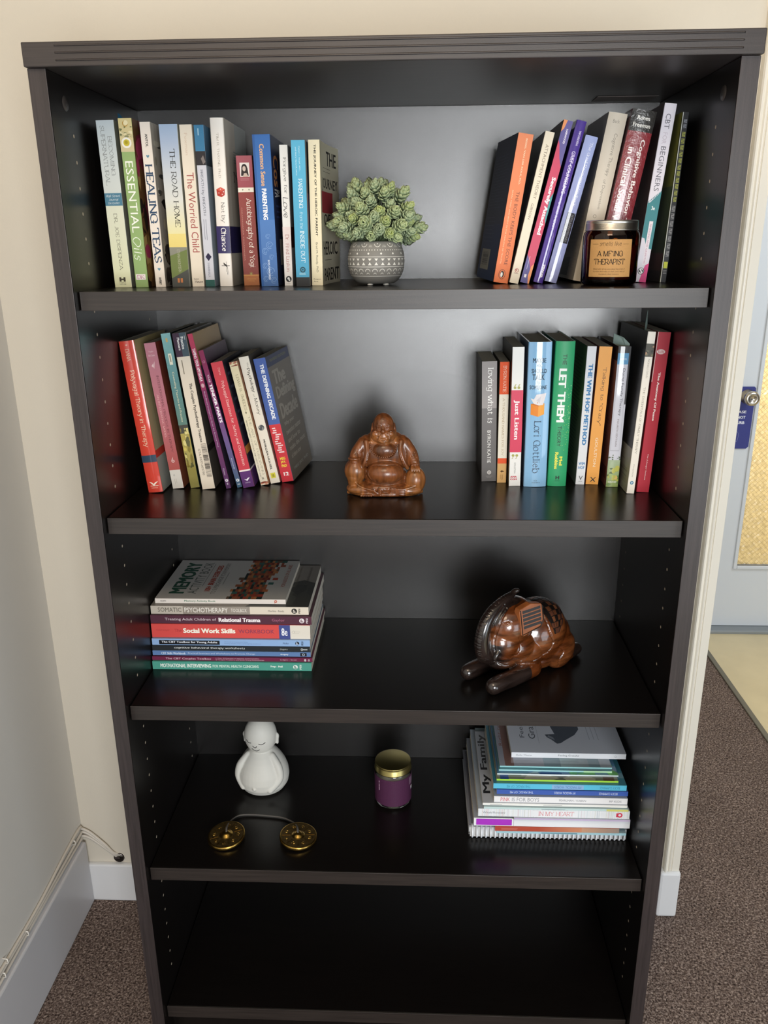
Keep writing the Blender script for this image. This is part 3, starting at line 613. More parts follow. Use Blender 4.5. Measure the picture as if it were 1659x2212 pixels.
def p_secure(p):
    p.Q('S', 0, 0, 1, 1, '5c5294', '57508f')
    p.P('S', [(0, 0), (0, .07), (.25, .05), (.42, .0)][::1], 'e8935a')
    p.P('S', [(0, .12), (0, .82), (.4, .86), (.9, .93), (1, .86), (1, .27), (.6, .22), (.2, .14)], 'c63a5c')
    p.P('S', [(1, .425), (.75, .46), (.8, .58), (1, .62)], '3f8f92'); p.P('S', [(1, .87), (.75, .89), (.66, .95), (.85, 1), (1, 1)], 'e8935a')
    p.T('S', 'HARWOOD', .5, .05, .72, .135, 'f0e8f4', 'b'); p.T('S', 'Securely Attached', .28, .335, .82, .69, 'f8eef0', 'B'); p.L('S', .3, .83, .38, .92, 1, 'c8c0dc', vert=True, fill=.6); p.Q('S', .25, .945, .5, .965, 'e8e4f0')
    p.Q('K', 0, 0, 1, 1, '2c2426', '2f2a2e')
def p_grief(p):
    p.T('S', 'WORDEN', .5, .06, .72, .145, 'd8cdea', 'b'); p.T('S', 'GRIEF COUNSELING', .34, .18, .72, .435, 'cfc2e6', 'b'); p.T('S', 'AND GRIEF THERAPY', .36, .455, .64, .66, '9a88c8', 's'); p.T('S', 'SPRINGER', .55, .88, .78, .965, 'f0ecf8', 'B')
    p.Q('K', 0, 0, 1, 1, '3b2a66', '35265c')
def p_lilac(p):
    p.Q('S', 0, 0, 1, 1, 'a2afdd', '8f94c0'); p.T('S', 'The Grief Recovery Handbook', .42, .04, .74, .47, 'eef0fa', 'r'); p.Q('S', .3, .51, .96, .72, '2c2c34'); p.T('S', '20TH ANNIVERSARY', .66, .52, .84, .71, '8a8a90', 's'); p.T('S', 'EXPANDED EDITION', .4, .52, .56, .70, '75757c', 's'); p.L('S', .25, .955, .7, .97, 2, '6a6a8a', fill=.2)
    p.Q('K', 0, 0, 1, 1, '6f78a4', '5c6288')
def p_beck(p):
    p.Q('S', 0, 0, 1, 1, 'd0c6b6', 'c8bfb0'); p.T('S', 'Beck', .30, .037, .66, .058, '8d867a', 's', 'u'); p.T('S', 'Cognitive Therapy', .45, .115, .70, .36, '8d867a', 's'); p.T('S', 'of Depression', .42, .38, .62, .555, '8d867a', 's'); p.E('S', .42, .6, 2.6, '8d867a', hole=.75)
    p.Q('K', 0, 0, 1, .4, '77777c', '86857f'); p.Q('K', 0, .4, 1, 1, 'a39c8c', '9a9384'); p.L('K', .1, .55, .95, .93, 44, '8a8272', fill=.5); p.Q('K', .2, .86, .6, .98, '38342e')
def p_ronen(p):
    p.Q('S', 0, 0, 1, .12, '2f2d2b', '33312f'); p.Q('S', 0, .12, 1, 1, '8d3038', '6a2029'); p.T('S', 'Ronen', .26, .032, .78, .055, 'f2efe8', 'b', 'u'); p.T('S', 'Freeman', .14, .072, .86, .096, 'f2efe8', 'b', 'u')
    p.T('S', 'in Clinical Social Work', .18, .21, .42, .74, 'f0e6e4', 'b'); p.T('S', 'Cognitive Behavior Therapy', .56, .16, .80, .80, 'f0e6e4', 'b'); p.Q('K', 0, 0, 1, 1, '5a2430', '4a1c28')
def zig(p, face, pts, c): p.P(face, pts, c)
def p_cbt(p):
    p.T('S', 'CBT', .26, .055, .68, .135, '6a6872', 's'); p.T('S', 'FOR', .28, .155, .64, .217, 'c4bac6', 's'); p.T('S', 'BEGINNERS', .3, .23, .72, .475, '6a6872', 's')
    p.P('S', [(0, .545), (0, .74), (.25, .745), (.55, .8), (1, .805), (1, .475), (.75, .495), (.5, .515), (.2, .54)], '2f7f86')
    for i in range(9): p.P('S', [(i / 9, .543 - .068 * i / 9), (i / 9 + .06, .530 - .068 * i / 9), (i / 9 + .1, .541 - .068 * i / 9)], '2f7f86')
    p.T('S', '3e', .38, .56, .68, .582, 'f0f4f4', 'b', 'u'); p.Q('S', .42, .645, .74, .9, 'e6dfe6'); p.T('S', 'SIMMONS AND GRIFFITHS', .5, .66, .64, .89, 'b97c98', 's')
    p.P('S', [(.4, 1), (1, 1), (1, .885), (.7, .9), (.55, .94)][::-1], 'd6357e'); p.E('S', .42, .935, 5, '22242a'); p.E('S', .42, .935, 4, 'e6e4ea', hole=.82); p.T('S', 'S', .3, .918, .56, .952, 'f4f4f6', 'B', 'u')
    p.Q('K', 0, 0, 1, 1, '4e3f42', '3f3236')
def p_olive(p):
    p.Q('S', 0, 0, .12, 1, 'c9cdc4')
    rr = random.Random(5)
    for b0, b1, c, h in ((.04, .095, '7d818a', 2), (.11, .52, '8d9246', 11), (.535, .85, '7c7d80', 7)):
        for i in range(h):
            s0 = b0 + (b1 - b0) * i / h; s1 = b0 + (b1 - b0) * (i + .78) / h; p.Q('S', .3, s0, .82, s1, c)
            for j in range(3): q = s0 + (s1 - s0) * (j + .4) / 3; p.Q('S', .3 + .2 * (j % 2), q, .6 + .2 * (j % 2), q + (s1 - s0) * .09, '2a2c2e')
    p.Q('S', .2, .872, .85, .912, 'b9c23a'); p.L('S', .25, .925, .85, .95, 3, '8d8d90')
    p.Q('K', 0, 0, 1, .42, '7b7a2c', '6a7030'); p.Q('K', 0, .42, 1, .82, '3f4f33', '2f3a2c'); p.Q('K', 0, .82, 1, .93, '4f3436', '44302f'); p.Q('K', 0, .93, 1, 1, '2a2527')
def p_poly(p):
    p.T('S', 'DANA', .36, .05, .60, .128, 'e8cfae', 'r'); p.L('S', .44, .022, .56, .044, 1, 'e0b89a'); p.T('S', 'Polyvagal Theory in Therapy', .30, .185, .68, .69, 'efdcbc', 'r'); p.Q('S', 0, .745, 1, .793, '2f4358')
    p.P('S', [(.2, .925), (.38, .93), (.5, .942), (.62, .93), (.82, .925), (.6, .945), (.5, .955), (.4, .945)], 'f2e2d0'); p.Q('S', .25, .953, .8, .956, 'f2e2d0'); p.T('S', 'NORTON', .3, .965, .72, .973, 'f2c8b4', 's', 'u')
    p.Q('F', 0, 0, 1, .72, 'ad9c6c', 'a39878'); p.Q('F', 0, .72, 1, .77, 'c23a2e'); p.Q('F', 0, .77, 1, 1, '9fa29a', '8e918a')
    p.T('F', 'Polyvagal', .3, .17, 1.0, .24, '7d4a2c', 'r', 'u'); p.T('F', 'Theory', .32, .32, .9, .39, '7d4a2c', 'r', 'u'); p.T('F', 'in', .4, .5, .55, .54, '8d5a3c', 'i', 'u')
def p_interp(p):
    p.Q('S', 0, 0, 1, .4, 'bb7d8a', 'b5717c'); p.Q('S', 0, .4, 1, .868, 'b5717c', 'a9524c'); p.Q('S', 0, .868, 1, 1, 'd0cbc2')
    p.T('S', 'Teyber', .25, .052, .7, .064, 'ecd4d4', 'r', 'u'); p.T('S', 'McClure', .2, .076, .74, .088, 'ecd4d4', 'r', 'u'); p.P('S', [(.3, .15), (.45, .135), (.35, .16)], 'ecd4d4'); p.P('S', [(.42, .155), (.62, .12), (.48, .17)], 'ecd4d4')
    p.T('S', 'INTERPERSONAL PROCESS IN THERAPY', .52, .215, .72, .745, '5c2e34', 'r'); p.T('S', 'AN INTEGRATIVE MODEL', .22, .34, .38, .64, 'e2b4b4', 'r'); p.E('S', .5, .805, 2.5, 'ecdcd8', hole=.6); p.P('S', [(.36, .80), (.55, .775), (.5, .79)], 'ecdcd8'); p.E('S', .35, .905, 1.5, '8a8a86', hole=.7); p.L('S', .3, .93, .6, .97, 2, 'a8a49c', vert=True, fill=.2)
    p.Q('F', 0, 0, 1, 1, '6e3228', '7d4630')
def p_teal(p):
    p.Q('S', 0, 0, 1, .3, '6fa5a8', '4f868a'); p.Q('S', 0, .3, 1, .58, '4f868a', '5c8378'); p.Q('S', 0, .58, 1, .635, '3c3a30'); p.Q('S', 0, .635, 1, 1, 'b5a34a', 'a8a058'); p.L('S', .4, .03, .62, .1, 1, 'b39a5a')  # yellow lower part is a golden reflection painted into the spine colour
    p.Q('S', .35, .125, .7, .195, 'dcdac6'); p.L('S', .45, .135, .6, .187, 1, '8a8a7a', fill=.8); p.T('S', 'Counseling Theories and Practice', .35, .24, .62, .56, 'e6e0bc', 's'); p.L('S', .4, .85, .6, .93, 1, '6d6a3a', fill=.2)
    p.BLOB('S', .05, .6, .95, .86, 18, ['d8c25c', '8a7a2c', 'e6d888', '5c5a2c'], 8, .1, .4)  # flecks of the same painted glare
def p_couples(p):
    p.Q('S', 0, 0, .5, .145, '3c2a3c'); p.Q('S', .5, 0, 1, .145, '42525c'); p.T('S', 'Practice', .55, .025, .76, .10, 'e8e6e4', 'b'); p.T('S', 'Planners', .28, .028, .46, .105, 'e8e6e4', 'b'); p.L('S', .84, .02, .9, .09, 1, 'a8a8a4')
    p.L('S', .3, .165, .38, .31, 1, '8a7f6f', fill=.6); p.T('S', 'The Couples Psychotherapy Treatme', .48, .31, .76, .69, '3c3630', 'b'); p.BAR('S', .55, .70, .95, .925, 30, '3c342e', 2); p.T('S', 'GTA-1077-002730', .26, .73, .42, .905, '5c544a', 's'); p.Q('F', 0, .72, 1, .76, '26221f'); 
def p_amyg(p):
    p.Q('S', 0, 0, 1, .35, 'b03a54', '8f2f58'); p.Q('S', 0, .35, 1, 1, '7a2c58', '54325e'); p.T('S', 'TAMING YOUR AMYGDALA', .2, .09, .8, .295, 'efdfe4', 'b'); p.E('S', .5, .322, 2.6, 'c8a0a8', 3.4)
    p.T('S', 'Brain-Based Strategies to Quiet the Anxious Mind', .3, .36, .66, .72, 'c0a6c0', 's'); p.T('S', 'Pittman', .3, .865, .6, .91, 'c8b8cc', 's'); p.E('S', .5, .945, 2.6, 'e6e0ea'); p.T('S', 'P', .35, .94, .65, .951, '54325e', 'b', 'u'); p.T('S', 'PESI', .35, .962, .65, .975, 'e0d8e6', 'b')
    p.Q('F', 0, 0, 1, .2, '9a7a44', '8a6c3c'); p.Q('F', 0, .2, 1, 1, '3a3440', '332c3c')
def p_tender(p):
    p.Q('S', 0, 0, 1, .3, '86294f', '7c2c5c'); p.Q('S', 0, .3, 1, .65, '7c2c5c', '6a5588'); p.Q('S', 0, .65, 1, 1, '6a5588', '3f6078'); p.E('S', .5, .08, 2, 'c890a8', hole=.75); p.T('S', 'THE', .35, .17, .7, .225, 'e8dce4', 's'); p.T('S', 'TENDER PARTS', .25, .235, .82, .515, 'f4eef2', 'B')
    p.T('S', 'Kennedy', .3, .78, .6, .862, 'cdd4e0', 's'); p.E('S', .5, .945, 2.7, 'e2e6ec'); p.T('S', 'P', .35, .94, .65, .952, '3f6078', 'b', 'u'); p.T('S', 'PESI', .25, .972, .75, .98, 'e2e6ec', 'b', 'u')
    p.Q('F', 0, 0, 1, .5, '46203a', '262640'); p.Q('F', 0, .5, 1, 1, '262640', '25304a')
def p_exer(p):
    p.Q('S', 0, 0, 1, .855, 'c9404a', 'c73f4c'); p.Q('S', 0, .855, 1, .868, 'e8dcd8'); p.Q('S', 0, .868, 1, 1, '5c3170', '573068'); p.T('S', 'Dana', .48, .045, .66, .10, 'e8b8b0', 'r'); p.T('S', 'Polyvagal Exercises for Safety and Connection', .38, .145, .70, .82, 'f3d8d2', 'r')
    p.P('S', [(.25, .93), (.45, .935), (.58, .925), (.78, .922), (.6, .94), (.5, .948)], 'e8e2ee'); p.T('S', 'NORTON', .28, .957, .72, .966, 'cfc4da', 's', 'u')
    p.Q('F', 0, 0, 1, .855, '23222e', '2a2438'); p.Q('F', .02, .68, .3, .74, 'c0813c'); p.Q('F', 0, .855, 1, .868, 'd0c6cc'); p.Q('F', 0, .868, 1, 1, '4b2a60'); p.L('F', .1, .1, .3, .6, 5, '3f4256', fill=.2)
def p_smedes(p):
    p.Q('S', 0, 0, 1, 1, 'ddd0aa', 'e2dac6'); p.BLOB('S', 0, 0, 1, .035, 10, ['a0503c', 'c88a6c', '7a3c30'], 2, .2, .5); p.BLOB('S', 0, .965, 1, 1, 10, ['a0503c', 'c88a6c', '7a3c30'], 3, .2, .5)
    p.T('S', 'LEWIS B. SMEDES', .42, .1, .74, .385, '8a826a', 'r'); p.P('S', [(.5, .39), (.62, .402), (.5, .414), (.38, .402)], '8a826a'); p.T('S', 'THE ART OF FORGIVING', .56, .43, .84, .915, 'a09a86', 'r'); p.T('S', "WHEN YOU NEED TO FORGIVE AND DON'T KNOW HOW", .2, .46, .36, .93, '4c463a', 'r'); p.T('S', 'B', .35, .935, .62, .953, '3a362e', 'R', 'u')
    p.Q('F', 0, 0, 1, 1, '8d5a3c', 'a4643c')
def p_money(p):
    p.T('S', 'The', .66, .045, .80, .085, '2b2824', 'i'); p.T('S', 'Psychology', .42, .09, .82, .275, '2b2824', 'R'); p.T('S', 'of', .5, .285, .66, .31, '2b2824', 'i'); p.T('S', 'Money', .4, .32, .80, .45, '2b2824', 'r')
    p.E('S', .5, .55, 5, '55585a'); p.BLOB('S', .3, .53, .7, .57, 5, ['a8a8a0', '3a3c3e'], 4, .15, .35); p.T('S', 'MORGAN HOUSEL', .34, .645, .55, .89, '2b2824', 'b'); p.Q('S', .22, .915, .72, .958, 'd3cb45'); p.T('S', 'hh', .34, .925, .6, .948, '33301c', 'R', 'u')
    p.Q('F', 0, 0, 1, 1, '4f4a46', '8a5f58')
def p_decade(p):
    p.Q('S', 0, 0, 1, .525, '4a63a6', '4f68a8'); p.Q('S', 0, .525, 1, 1, 'cf4046', 'c83a44'); p.T('S', 'THE DEFINING DECADE', .42, .045, .74, .485, 'f0f2f6', 'B')
    rr = random.Random(4)
    for i in range(12): b_ = .55 + .018 * i; x = rr.uniform(.15, .4); p.Q('S', x, b_, x + rr.uniform(.25, .5), b_ + .010, 'f0d6d6')
    for i, t in enumerate(('MEG', 'JAY,', 'PhD')): p.T('S', t, .28, .795 + .030 * i, .74, .817 + .030 * i, 'ecd24c', 'B', 'u')
    p.T('S', '12', .3, .92, .75, .95, 'f4e8e6', 'B', 'u')
    p.Q('F', 0, 0, 1, 1, '726a60', '6a6258'); p.Q('F', 0, 0, 1, .085, '2a3252'); p.T('F', 'REVISED EDITION', .15, .03, .85, .052, '6d6a4a', 'b', 'u')
    for t, b0, b1, a1 in (('The', .12, .235, .65), ('Defining', .25, .375, .95), ('Decade', .385, .51, .9)): p.T('F', t, .12, b0, a1, b1, '9a9286', 'B', 'u')
    for i, (t, a1) in enumerate((('Why your', .6), ('twenties matter', .85), ('and how to', .72), ('make the most', .9), ('of them now', .6))): p.T('F', t, .15, .54 + .065 * i, a1, .58 + .065 * i, 'a0988c', 'b', 'u')
    p.T('F', 'MEG JAY, PHD', .15, .91, .85, .94, '95968e', 'b', 'u')
def p_loving(p):
    p.Q('S', 0, 0, 1, .38, '8a8482', '9a9492'); p.Q('S', 0, .38, 1, 1, '706c6b', '5f5c5b'); p.T('S', 'loving what is', .28, .05, .76, .505, 'f2f0ec', 'r'); p.T('S', 'BYRON KATIE', .38, .565, .62, .84, 'e6e4e0', 's'); p.E('S', .52, .922, 3.6, 'c4c0bc'); p.E('S', .52, .922, 2, '8a8684', hole=.5); p.Q('S', .3, .953, .75, .955, '9a9692'); p.L('S', .35, .962, .7, .97, 1, '9a9692')
    p.Q('K', 0, 0, 1, 1, '4c4744', '3f3b38'); p.L('K', .1, .08, .9, .9, 34, '36322f', fill=.3)
def p_thousand(p):
    p.Q('S', 0, 0, 1, .26, 'e25a30'); p.Q('S', 0, .26, 1, .79, 'e9e2d2'); p.Q('S', 0, .79, 1, .835, 'e25a30'); p.Q('S', 0, .835, 1, 1, 'd3a86c'); p.T('S', 'BYRON KATIE', .36, .03, .72, .243, 'f4ddc8', 'r'); p.T('S', 'A THOUSAND NAMES FOR JOY', .36, .29, .62, .77, 'b09a78', 'r')
    p.P('S', [(.3, .9), (.5, .893), (.8, .902), (.6, .908), (.45, .912)], '5c4020'); p.L('S', .35, .93, .7, .98, 3, '9a7440', vert=True)
def quotes(p, b, c, flip):
    for a in (.30, .62):
        p.E('S', a, b, 2.3, c); 
        if flip: p.P('S', [(a + .08, b), (a - .02, b + .022), (a - .14, b + .026), (a - .02, b + .012)], c)
        else: p.P('S', [(a - .1, b), (a + .0, b - .022), (a + .13, b - .026), (a + .02, b - .012)], c)
def p_listen(p):
    p.Q('S', 0, .3, 1, .748, 'd13a58'); quotes(p, .283, 'a8a455', False); quotes(p, .772, 'a8a455', True); p.T('S', 'Just Listen', .22, .37, .72, .655, 'f6eeee', 'b'); p.T('S', 'GOULSTON', .42, .825, .55, .905, '6a6866', 's')
    p.T('S', 'AMA', .1, .925, .68, .938, 'c8384a', 'B', 'u'); p.T('S', 'COM', .1, .943, .68, .956, 'c8384a', 'B', 'u'); p.Q('K', 0, 0, 1, 1, '36332f', '3f3b36')
def p_maybe(p):
    for t, a0, a1, b0, b1 in (('MAYBE', .2, .76, .105, .136), ('YOU', .36, .6, .147, .166), ('SHOULD', .16, .8, .176, .206), ('TALK', .2, .72, .213, .252), ('TO', .38, .52, .262, .281), ('SOMEONE', .1, .84, .288, .315)): p.T('S', t, a0, b0, a1, b1, '33495c', 'b', 'u')
    p.P('S', [(.18, .415), (.5, .43), (.76, .41), (.76, .485), (.5, .502), (.18, .487)], 'e68a2e'); p.P('S', [(.5, .43), (.76, .41), (.76, .485), (.5, .502)], 'f2a84a'); p.P('S', [(.18, .415), (.45, .402), (.76, .41), (.5, .43)], 'c9712a')
    p.P('S', [(.3, .413), (.16, .375), (.3, .382), (.4, .35), (.62, .345), (.82, .34), (.78, .375), (.7, .42), (.52, .423)], 'e6e2e4'); p.P('S', [(.4, .39), (.6, .36), (.55, .41)], 'cfcdd4')
    p.T('S', 'Lori Gottlieb', .34, .53, .66, .9, '3a4a60', 'r'); p.T('S', 'HMH', .36, .965, .68, .974, '4c5a6c', 's', 'u'); p.E('S', .5, .955, 2.6, '4c5a6c', 1.2, hole=.75)
    p.BLOB('K', 0, .35, .9, .7, 5, ['7d8aa8', '5f6a80'], 3, .2, .4)
def p_letthem(p):
    p.T('S', 'THE', .40, .085, .60, .155, '22382c', 's'); p.T('S', 'LET', .26, .18, .64, .31, 'f2f6f2', 'B'); p.T('S', 'THEM', .26, .335, .64, .545, 'f2f6f2', 'B'); p.T('S', 'THEORY', .36, .572, .55, .715, '22382c', 's')
    p.T('S', 'Mel', .54, .785, .70, .850, 'e8e65a', 'B'); p.T('S', 'Robbins', .30, .755, .48, .875, 'e8e65a', 'B'); p.Q('S', .4, .925, .46, .95, '22382c'); p.Q('S', .54, .925, .6, .95, '22382c'); p.Q('S', .44, .934, .56, .940, '22382c'); p.T('S', 'HAY HOUSE', .38, .957, .62, .963, '22382c', 's', 'u')
    rr = random.Random(3)
    for i in range(150):
        b_ = rr.gauss(.5, .11); a = .98 - abs(rr.gauss(0, .22))
        if .27 < b_ < .77 and a > .1: p.k -= .9; p.E('S', a, b_, rr.uniform(.25, .6), rr.choice(['a8e05a', '7fd08a', 'c8f0c0']), n=5)
def p_wim(p):
    p.T('S', 'THE WIM HOF METHOD', .30, .12, .78, .705, '4a86ba', 'B'); p.T('S', 'WIM', .15, .832, .85, .853, '4a86ba', 'b', 'u'); p.T('S', 'HOF', .15, .862, .85, .883, '4a86ba', 'b', 'u')
    p.P('S', [(.3, .935), (.38, .935), (.52, .955), (.66, .935), (.74, .935), (.52, .968)], '5c5c5c'); p.L('S', .3, .975, .75, .985, 1, '9a9a9a'); p.Q('K', 0, 0, 1, .45, '3f5a3c', '5a7a50'); p.Q('K', 0, .45, 1, 1, '4f5f4c', '5c6a6a'); p.L('K', .15, .1, .85, .9, 30, '2f3f2f', fill=.25)
def p_crazy(p):
    p.Q('S', 0, 0, 1, 1, 'eda54a', 'e8a24a'); p.T('S', 'Talking to "Crazy"', .38, .145, .72, .56, '4a2e16', 'r'); p.T('S', 'GOULSTON', .42, .65, .64, .865, 'f6e6cc', 's'); p.P('S', [(.3, .945), (.4, .945), (.55, .958), (.7, .945), (.78, .945), (.6, .962), (.76, .98), (.66, .98), (.54, .968), (.4, .98), (.3, .98), (.48, .962)], '2e2418'); p.L('S', .3, .985, .75, .989, 1, 'a87a3a')
    p.Q('F', 0, 0, 1, 1, '7d3a30', '8a3f38')
def p_doing(p):
    p.Q('S', 0, 0, 1, .045, '3c3e40'); p.Q('S', .0, .045, .86, .122, '5f9ac4'); p.T('S', 'GEHRING', .2, .078, .72, .092, 'd8e8f0', 's', 'u'); p.Q('S', .86, 0, 1, .4, '4a4a4c')
    p.Q('S', .08, .73, .82, .733, '9a9aa4'); p.Q('S', .08, .13, .09, .73, '9a9aa4'); p.Q('S', .81, .13, .82, .73, '9a9aa4'); p.T('S', 'Doing Family Therapy', .42, .15, .68, .48, '55565e', 's'); p.T('S', 'FOURTH EDITION', .42, .505, .56, .70, '8a7c7c', 's')
    p.Q('S', 0, .8, 1, 1, 'a8b898', '8fa25a'); p.BLOB('S', .0, .76, .4, .80, 6, ['5c6a54', '74806a'], 3, .2, .4); p.BLOB('S', .7, .77, 1, .80, 5, ['5c6a54', '74806a'], 6, .2, .4); p.BLOB('S', 0, .84, 1, 1, 18, ['6f8a4c', '9ab06a', 'b8b85a', 'd8b46a', '54683c'], 7, .1, .35); p.T('S', 'GUILFORD', .12, .958, .85, .967, 'eef0e6', 'B', 'u')
    p.Q('K', 0, 0, 1, .1, '2c2a2a'); p.Q('K', 0, .1, 1, 1, '8a5a50', '6c4038'); p.L('K', .1, .2, .9, .8, 24, '5c342c', fill=.3); p.Q('K', .55, .86, .95, .95, '4a2a24')
def p_ess(p):
    p.Q('S', 0, .07, 1, .148, '4c4a40'); p.BLOB('S', 0, .08, 1, .145, 9, ['9a7a4a', '6a6a54', 'b08a6a', '33322c'], 3, .15, .4); p.T('S', 'NICHOLS DAVIS', .45, .16, .66, .275, '9a948a', 'r'); p.T('S', 'THE ESSENTIALS OF FAMILY THERAPY', .36, .33, .62, .745, '8f897f', 'r'); p.T('S', '7TH EDITION', .38, .81, .54, .89, 'a8a298', 's'); p.E('S', .5, .93, 2.9, '3f7ea0'); p.E('S', .5, .93, 1.4, 'd8e4ea', hole=.5)
    p.Q('K', 0, 0, 1, .715, '1f1e1e', '262424'); p.Q('K', 0, .715, 1, 1, '8a857a', '7c776c'); p.BAR('K', .62, .85, .92, .95, 18, '4a463e', 4); p.L('K', .35, .75, .8, .82, 5, '5f5b50'); p.Q('K', .3, .88, .42, .95, '45423a')
def p_peace(p):
    p.Q('S', 0, 0, .06, .3, 'd8b4b0'); p.E('S', .42, .117, 6.5, 'ecdcd8', 3.8)
    for i in range(5): p.Q('S', .2 + .1 * i, .108, .24 + .1 * i, .127, 'b52c3c')
    p.T('S', 'The Anatomy Of Peace', .40, .24, .62, .54, 'f4e2e0', 'B'); p.T('S', 'The Arbinger Institute', .44, .75, .58, .92, 'f0d4d4', 's')

BK = {
'becoming':(1,-0.4055,0.120,0.0004,-0.59,0.0260,0.2297,0.152),'oils':(1,-0.3757,0.116,0.0004,-0.42,0.0199,0.2313,0.153),'teas':(1,-0.3487,0.121,0.0004,-0.56,0.0159,0.2268,0.150),
'road':(1,-0.3186,0.125,0.0003,-0.02,0.0270,0.2240,0.148),'worried':(1,-0.2939,0.130,0.0003,-0.27,0.0188,0.2239,0.148),'breath':(1,-0.2754,0.131,0.0003,-0.18,0.0145,0.2233,0.147),
'chance':(1,-0.2512,0.132,0.0004,0.32,0.0206,0.2323,0.153),'yogi':(1,-0.2148,0.145,0.0004,-0.37,0.0240,0.1833,0.121),'common':(1,-0.1834,0.125,0.0004,-0.65,0.0260,0.2090,0.138),
'forgive':(1,-0.1564,0.135,0.0003,0.14,0.0127,0.1960,0.129),'insideout':(1,-0.1325,0.119,0.0003,0.05,0.0203,0.2004,0.132),'journey':(1,-0.1129,0.136,0.0004,0.34,0.0175,0.2023,0.133),
'body':(1,0.1644,0.150,0.0019,8.07,0.0226,0.2084,0.150),'attach':(1,0.1833,0.140,0.0017,11.71,0.0142,0.2118,0.140),'secure':(1,0.1993,0.140,0.0019,13.25,0.0138,0.2274,0.150),
'grief':(1,0.2201,0.145,0.0020,12.96,0.0150,0.2270,0.150),'lilac':(1,0.2395,0.150,0.0025,13.45,0.0186,0.2067,0.136),'beck':(1,0.2883,0.160,0.0024,8.95,0.0273,0.2350,0.155),
'ronen':(1,0.3205,0.150,0.0032,9.52,0.0352,0.2363,0.156),'cbt':(1,0.3760,0.160,0.0011,5.16,0.0180,0.2459,0.162),'olive':(1,0.4092,0.155,0.0005,2.43,0.0094,0.2334,0.154),
'polyvagal':(2,-0.3974,0.147,0.0015,-5.34,0.0252,0.2502,0.165),'interp':(2,-0.3657,0.170,0.0013,-5.94,0.0192,0.2448,0.162),'teal':(2,-0.3381,0.175,0.0011,-6.04,0.0159,0.2595,0.171),
'couples':(2,-0.3127,0.166,0.0015,-6.27,0.0224,0.2608,0.172),'amygdala':(2,-0.2798,0.171,0.0010,-9.91,0.0085,0.2615,0.173),'tender':(2,-0.2621,0.177,0.0012,-11.96,0.0087,0.2355,0.155),
'exercises':(2,-0.2458,0.175,0.0022,-10.83,0.0198,0.2149,0.142),'smedes':(2,-0.2218,0.191,0.0016,-11.08,0.0139,0.2136,0.135),'money':(2,-0.2050,0.201,0.0020,-11.07,0.0175,0.2201,0.110),
'decade':(2,-0.1848,0.210,0.0022,-10.28,0.0212,0.2153,0.134),'loving':(2,0.1631,0.220,0.0006,-1.45,0.0254,0.2062,0.128),'thousand':(2,0.1843,0.213,0.0004,-0.53,0.0159,0.2065,0.132),
'listen':(2,0.2045,0.194,0.0004,-0.76,0.0199,0.2330,0.150),'maybe':(2,0.2383,0.191,0.0005,-0.60,0.0385,0.2410,0.155),'letthem':(2,0.2754,0.195,0.0004,0.22,0.0323,0.2418,0.152),
'wim':(2,0.3163,0.204,0.0004,1.09,0.0156,0.2323,0.144),'crazy':(2,0.3365,0.204,0.0006,1.54,0.0213,0.2317,0.144),'doing':(2,0.3671,0.191,0.0004,0.68,0.0205,0.2335,0.150),
'essentials':(2,0.3886,0.152,0.0006,2.41,0.0130,0.2606,0.172),'anatomy':(2,0.4106,0.160,0.0007,2.29,0.0208,0.2589,0.171)}
G1, G2, G3, G4 = 'upright books at the left end of the top shelf', 'leaning books at the right end of the top shelf', 'leaning books at the left of the second shelf', 'upright books at the right of the second shelf'
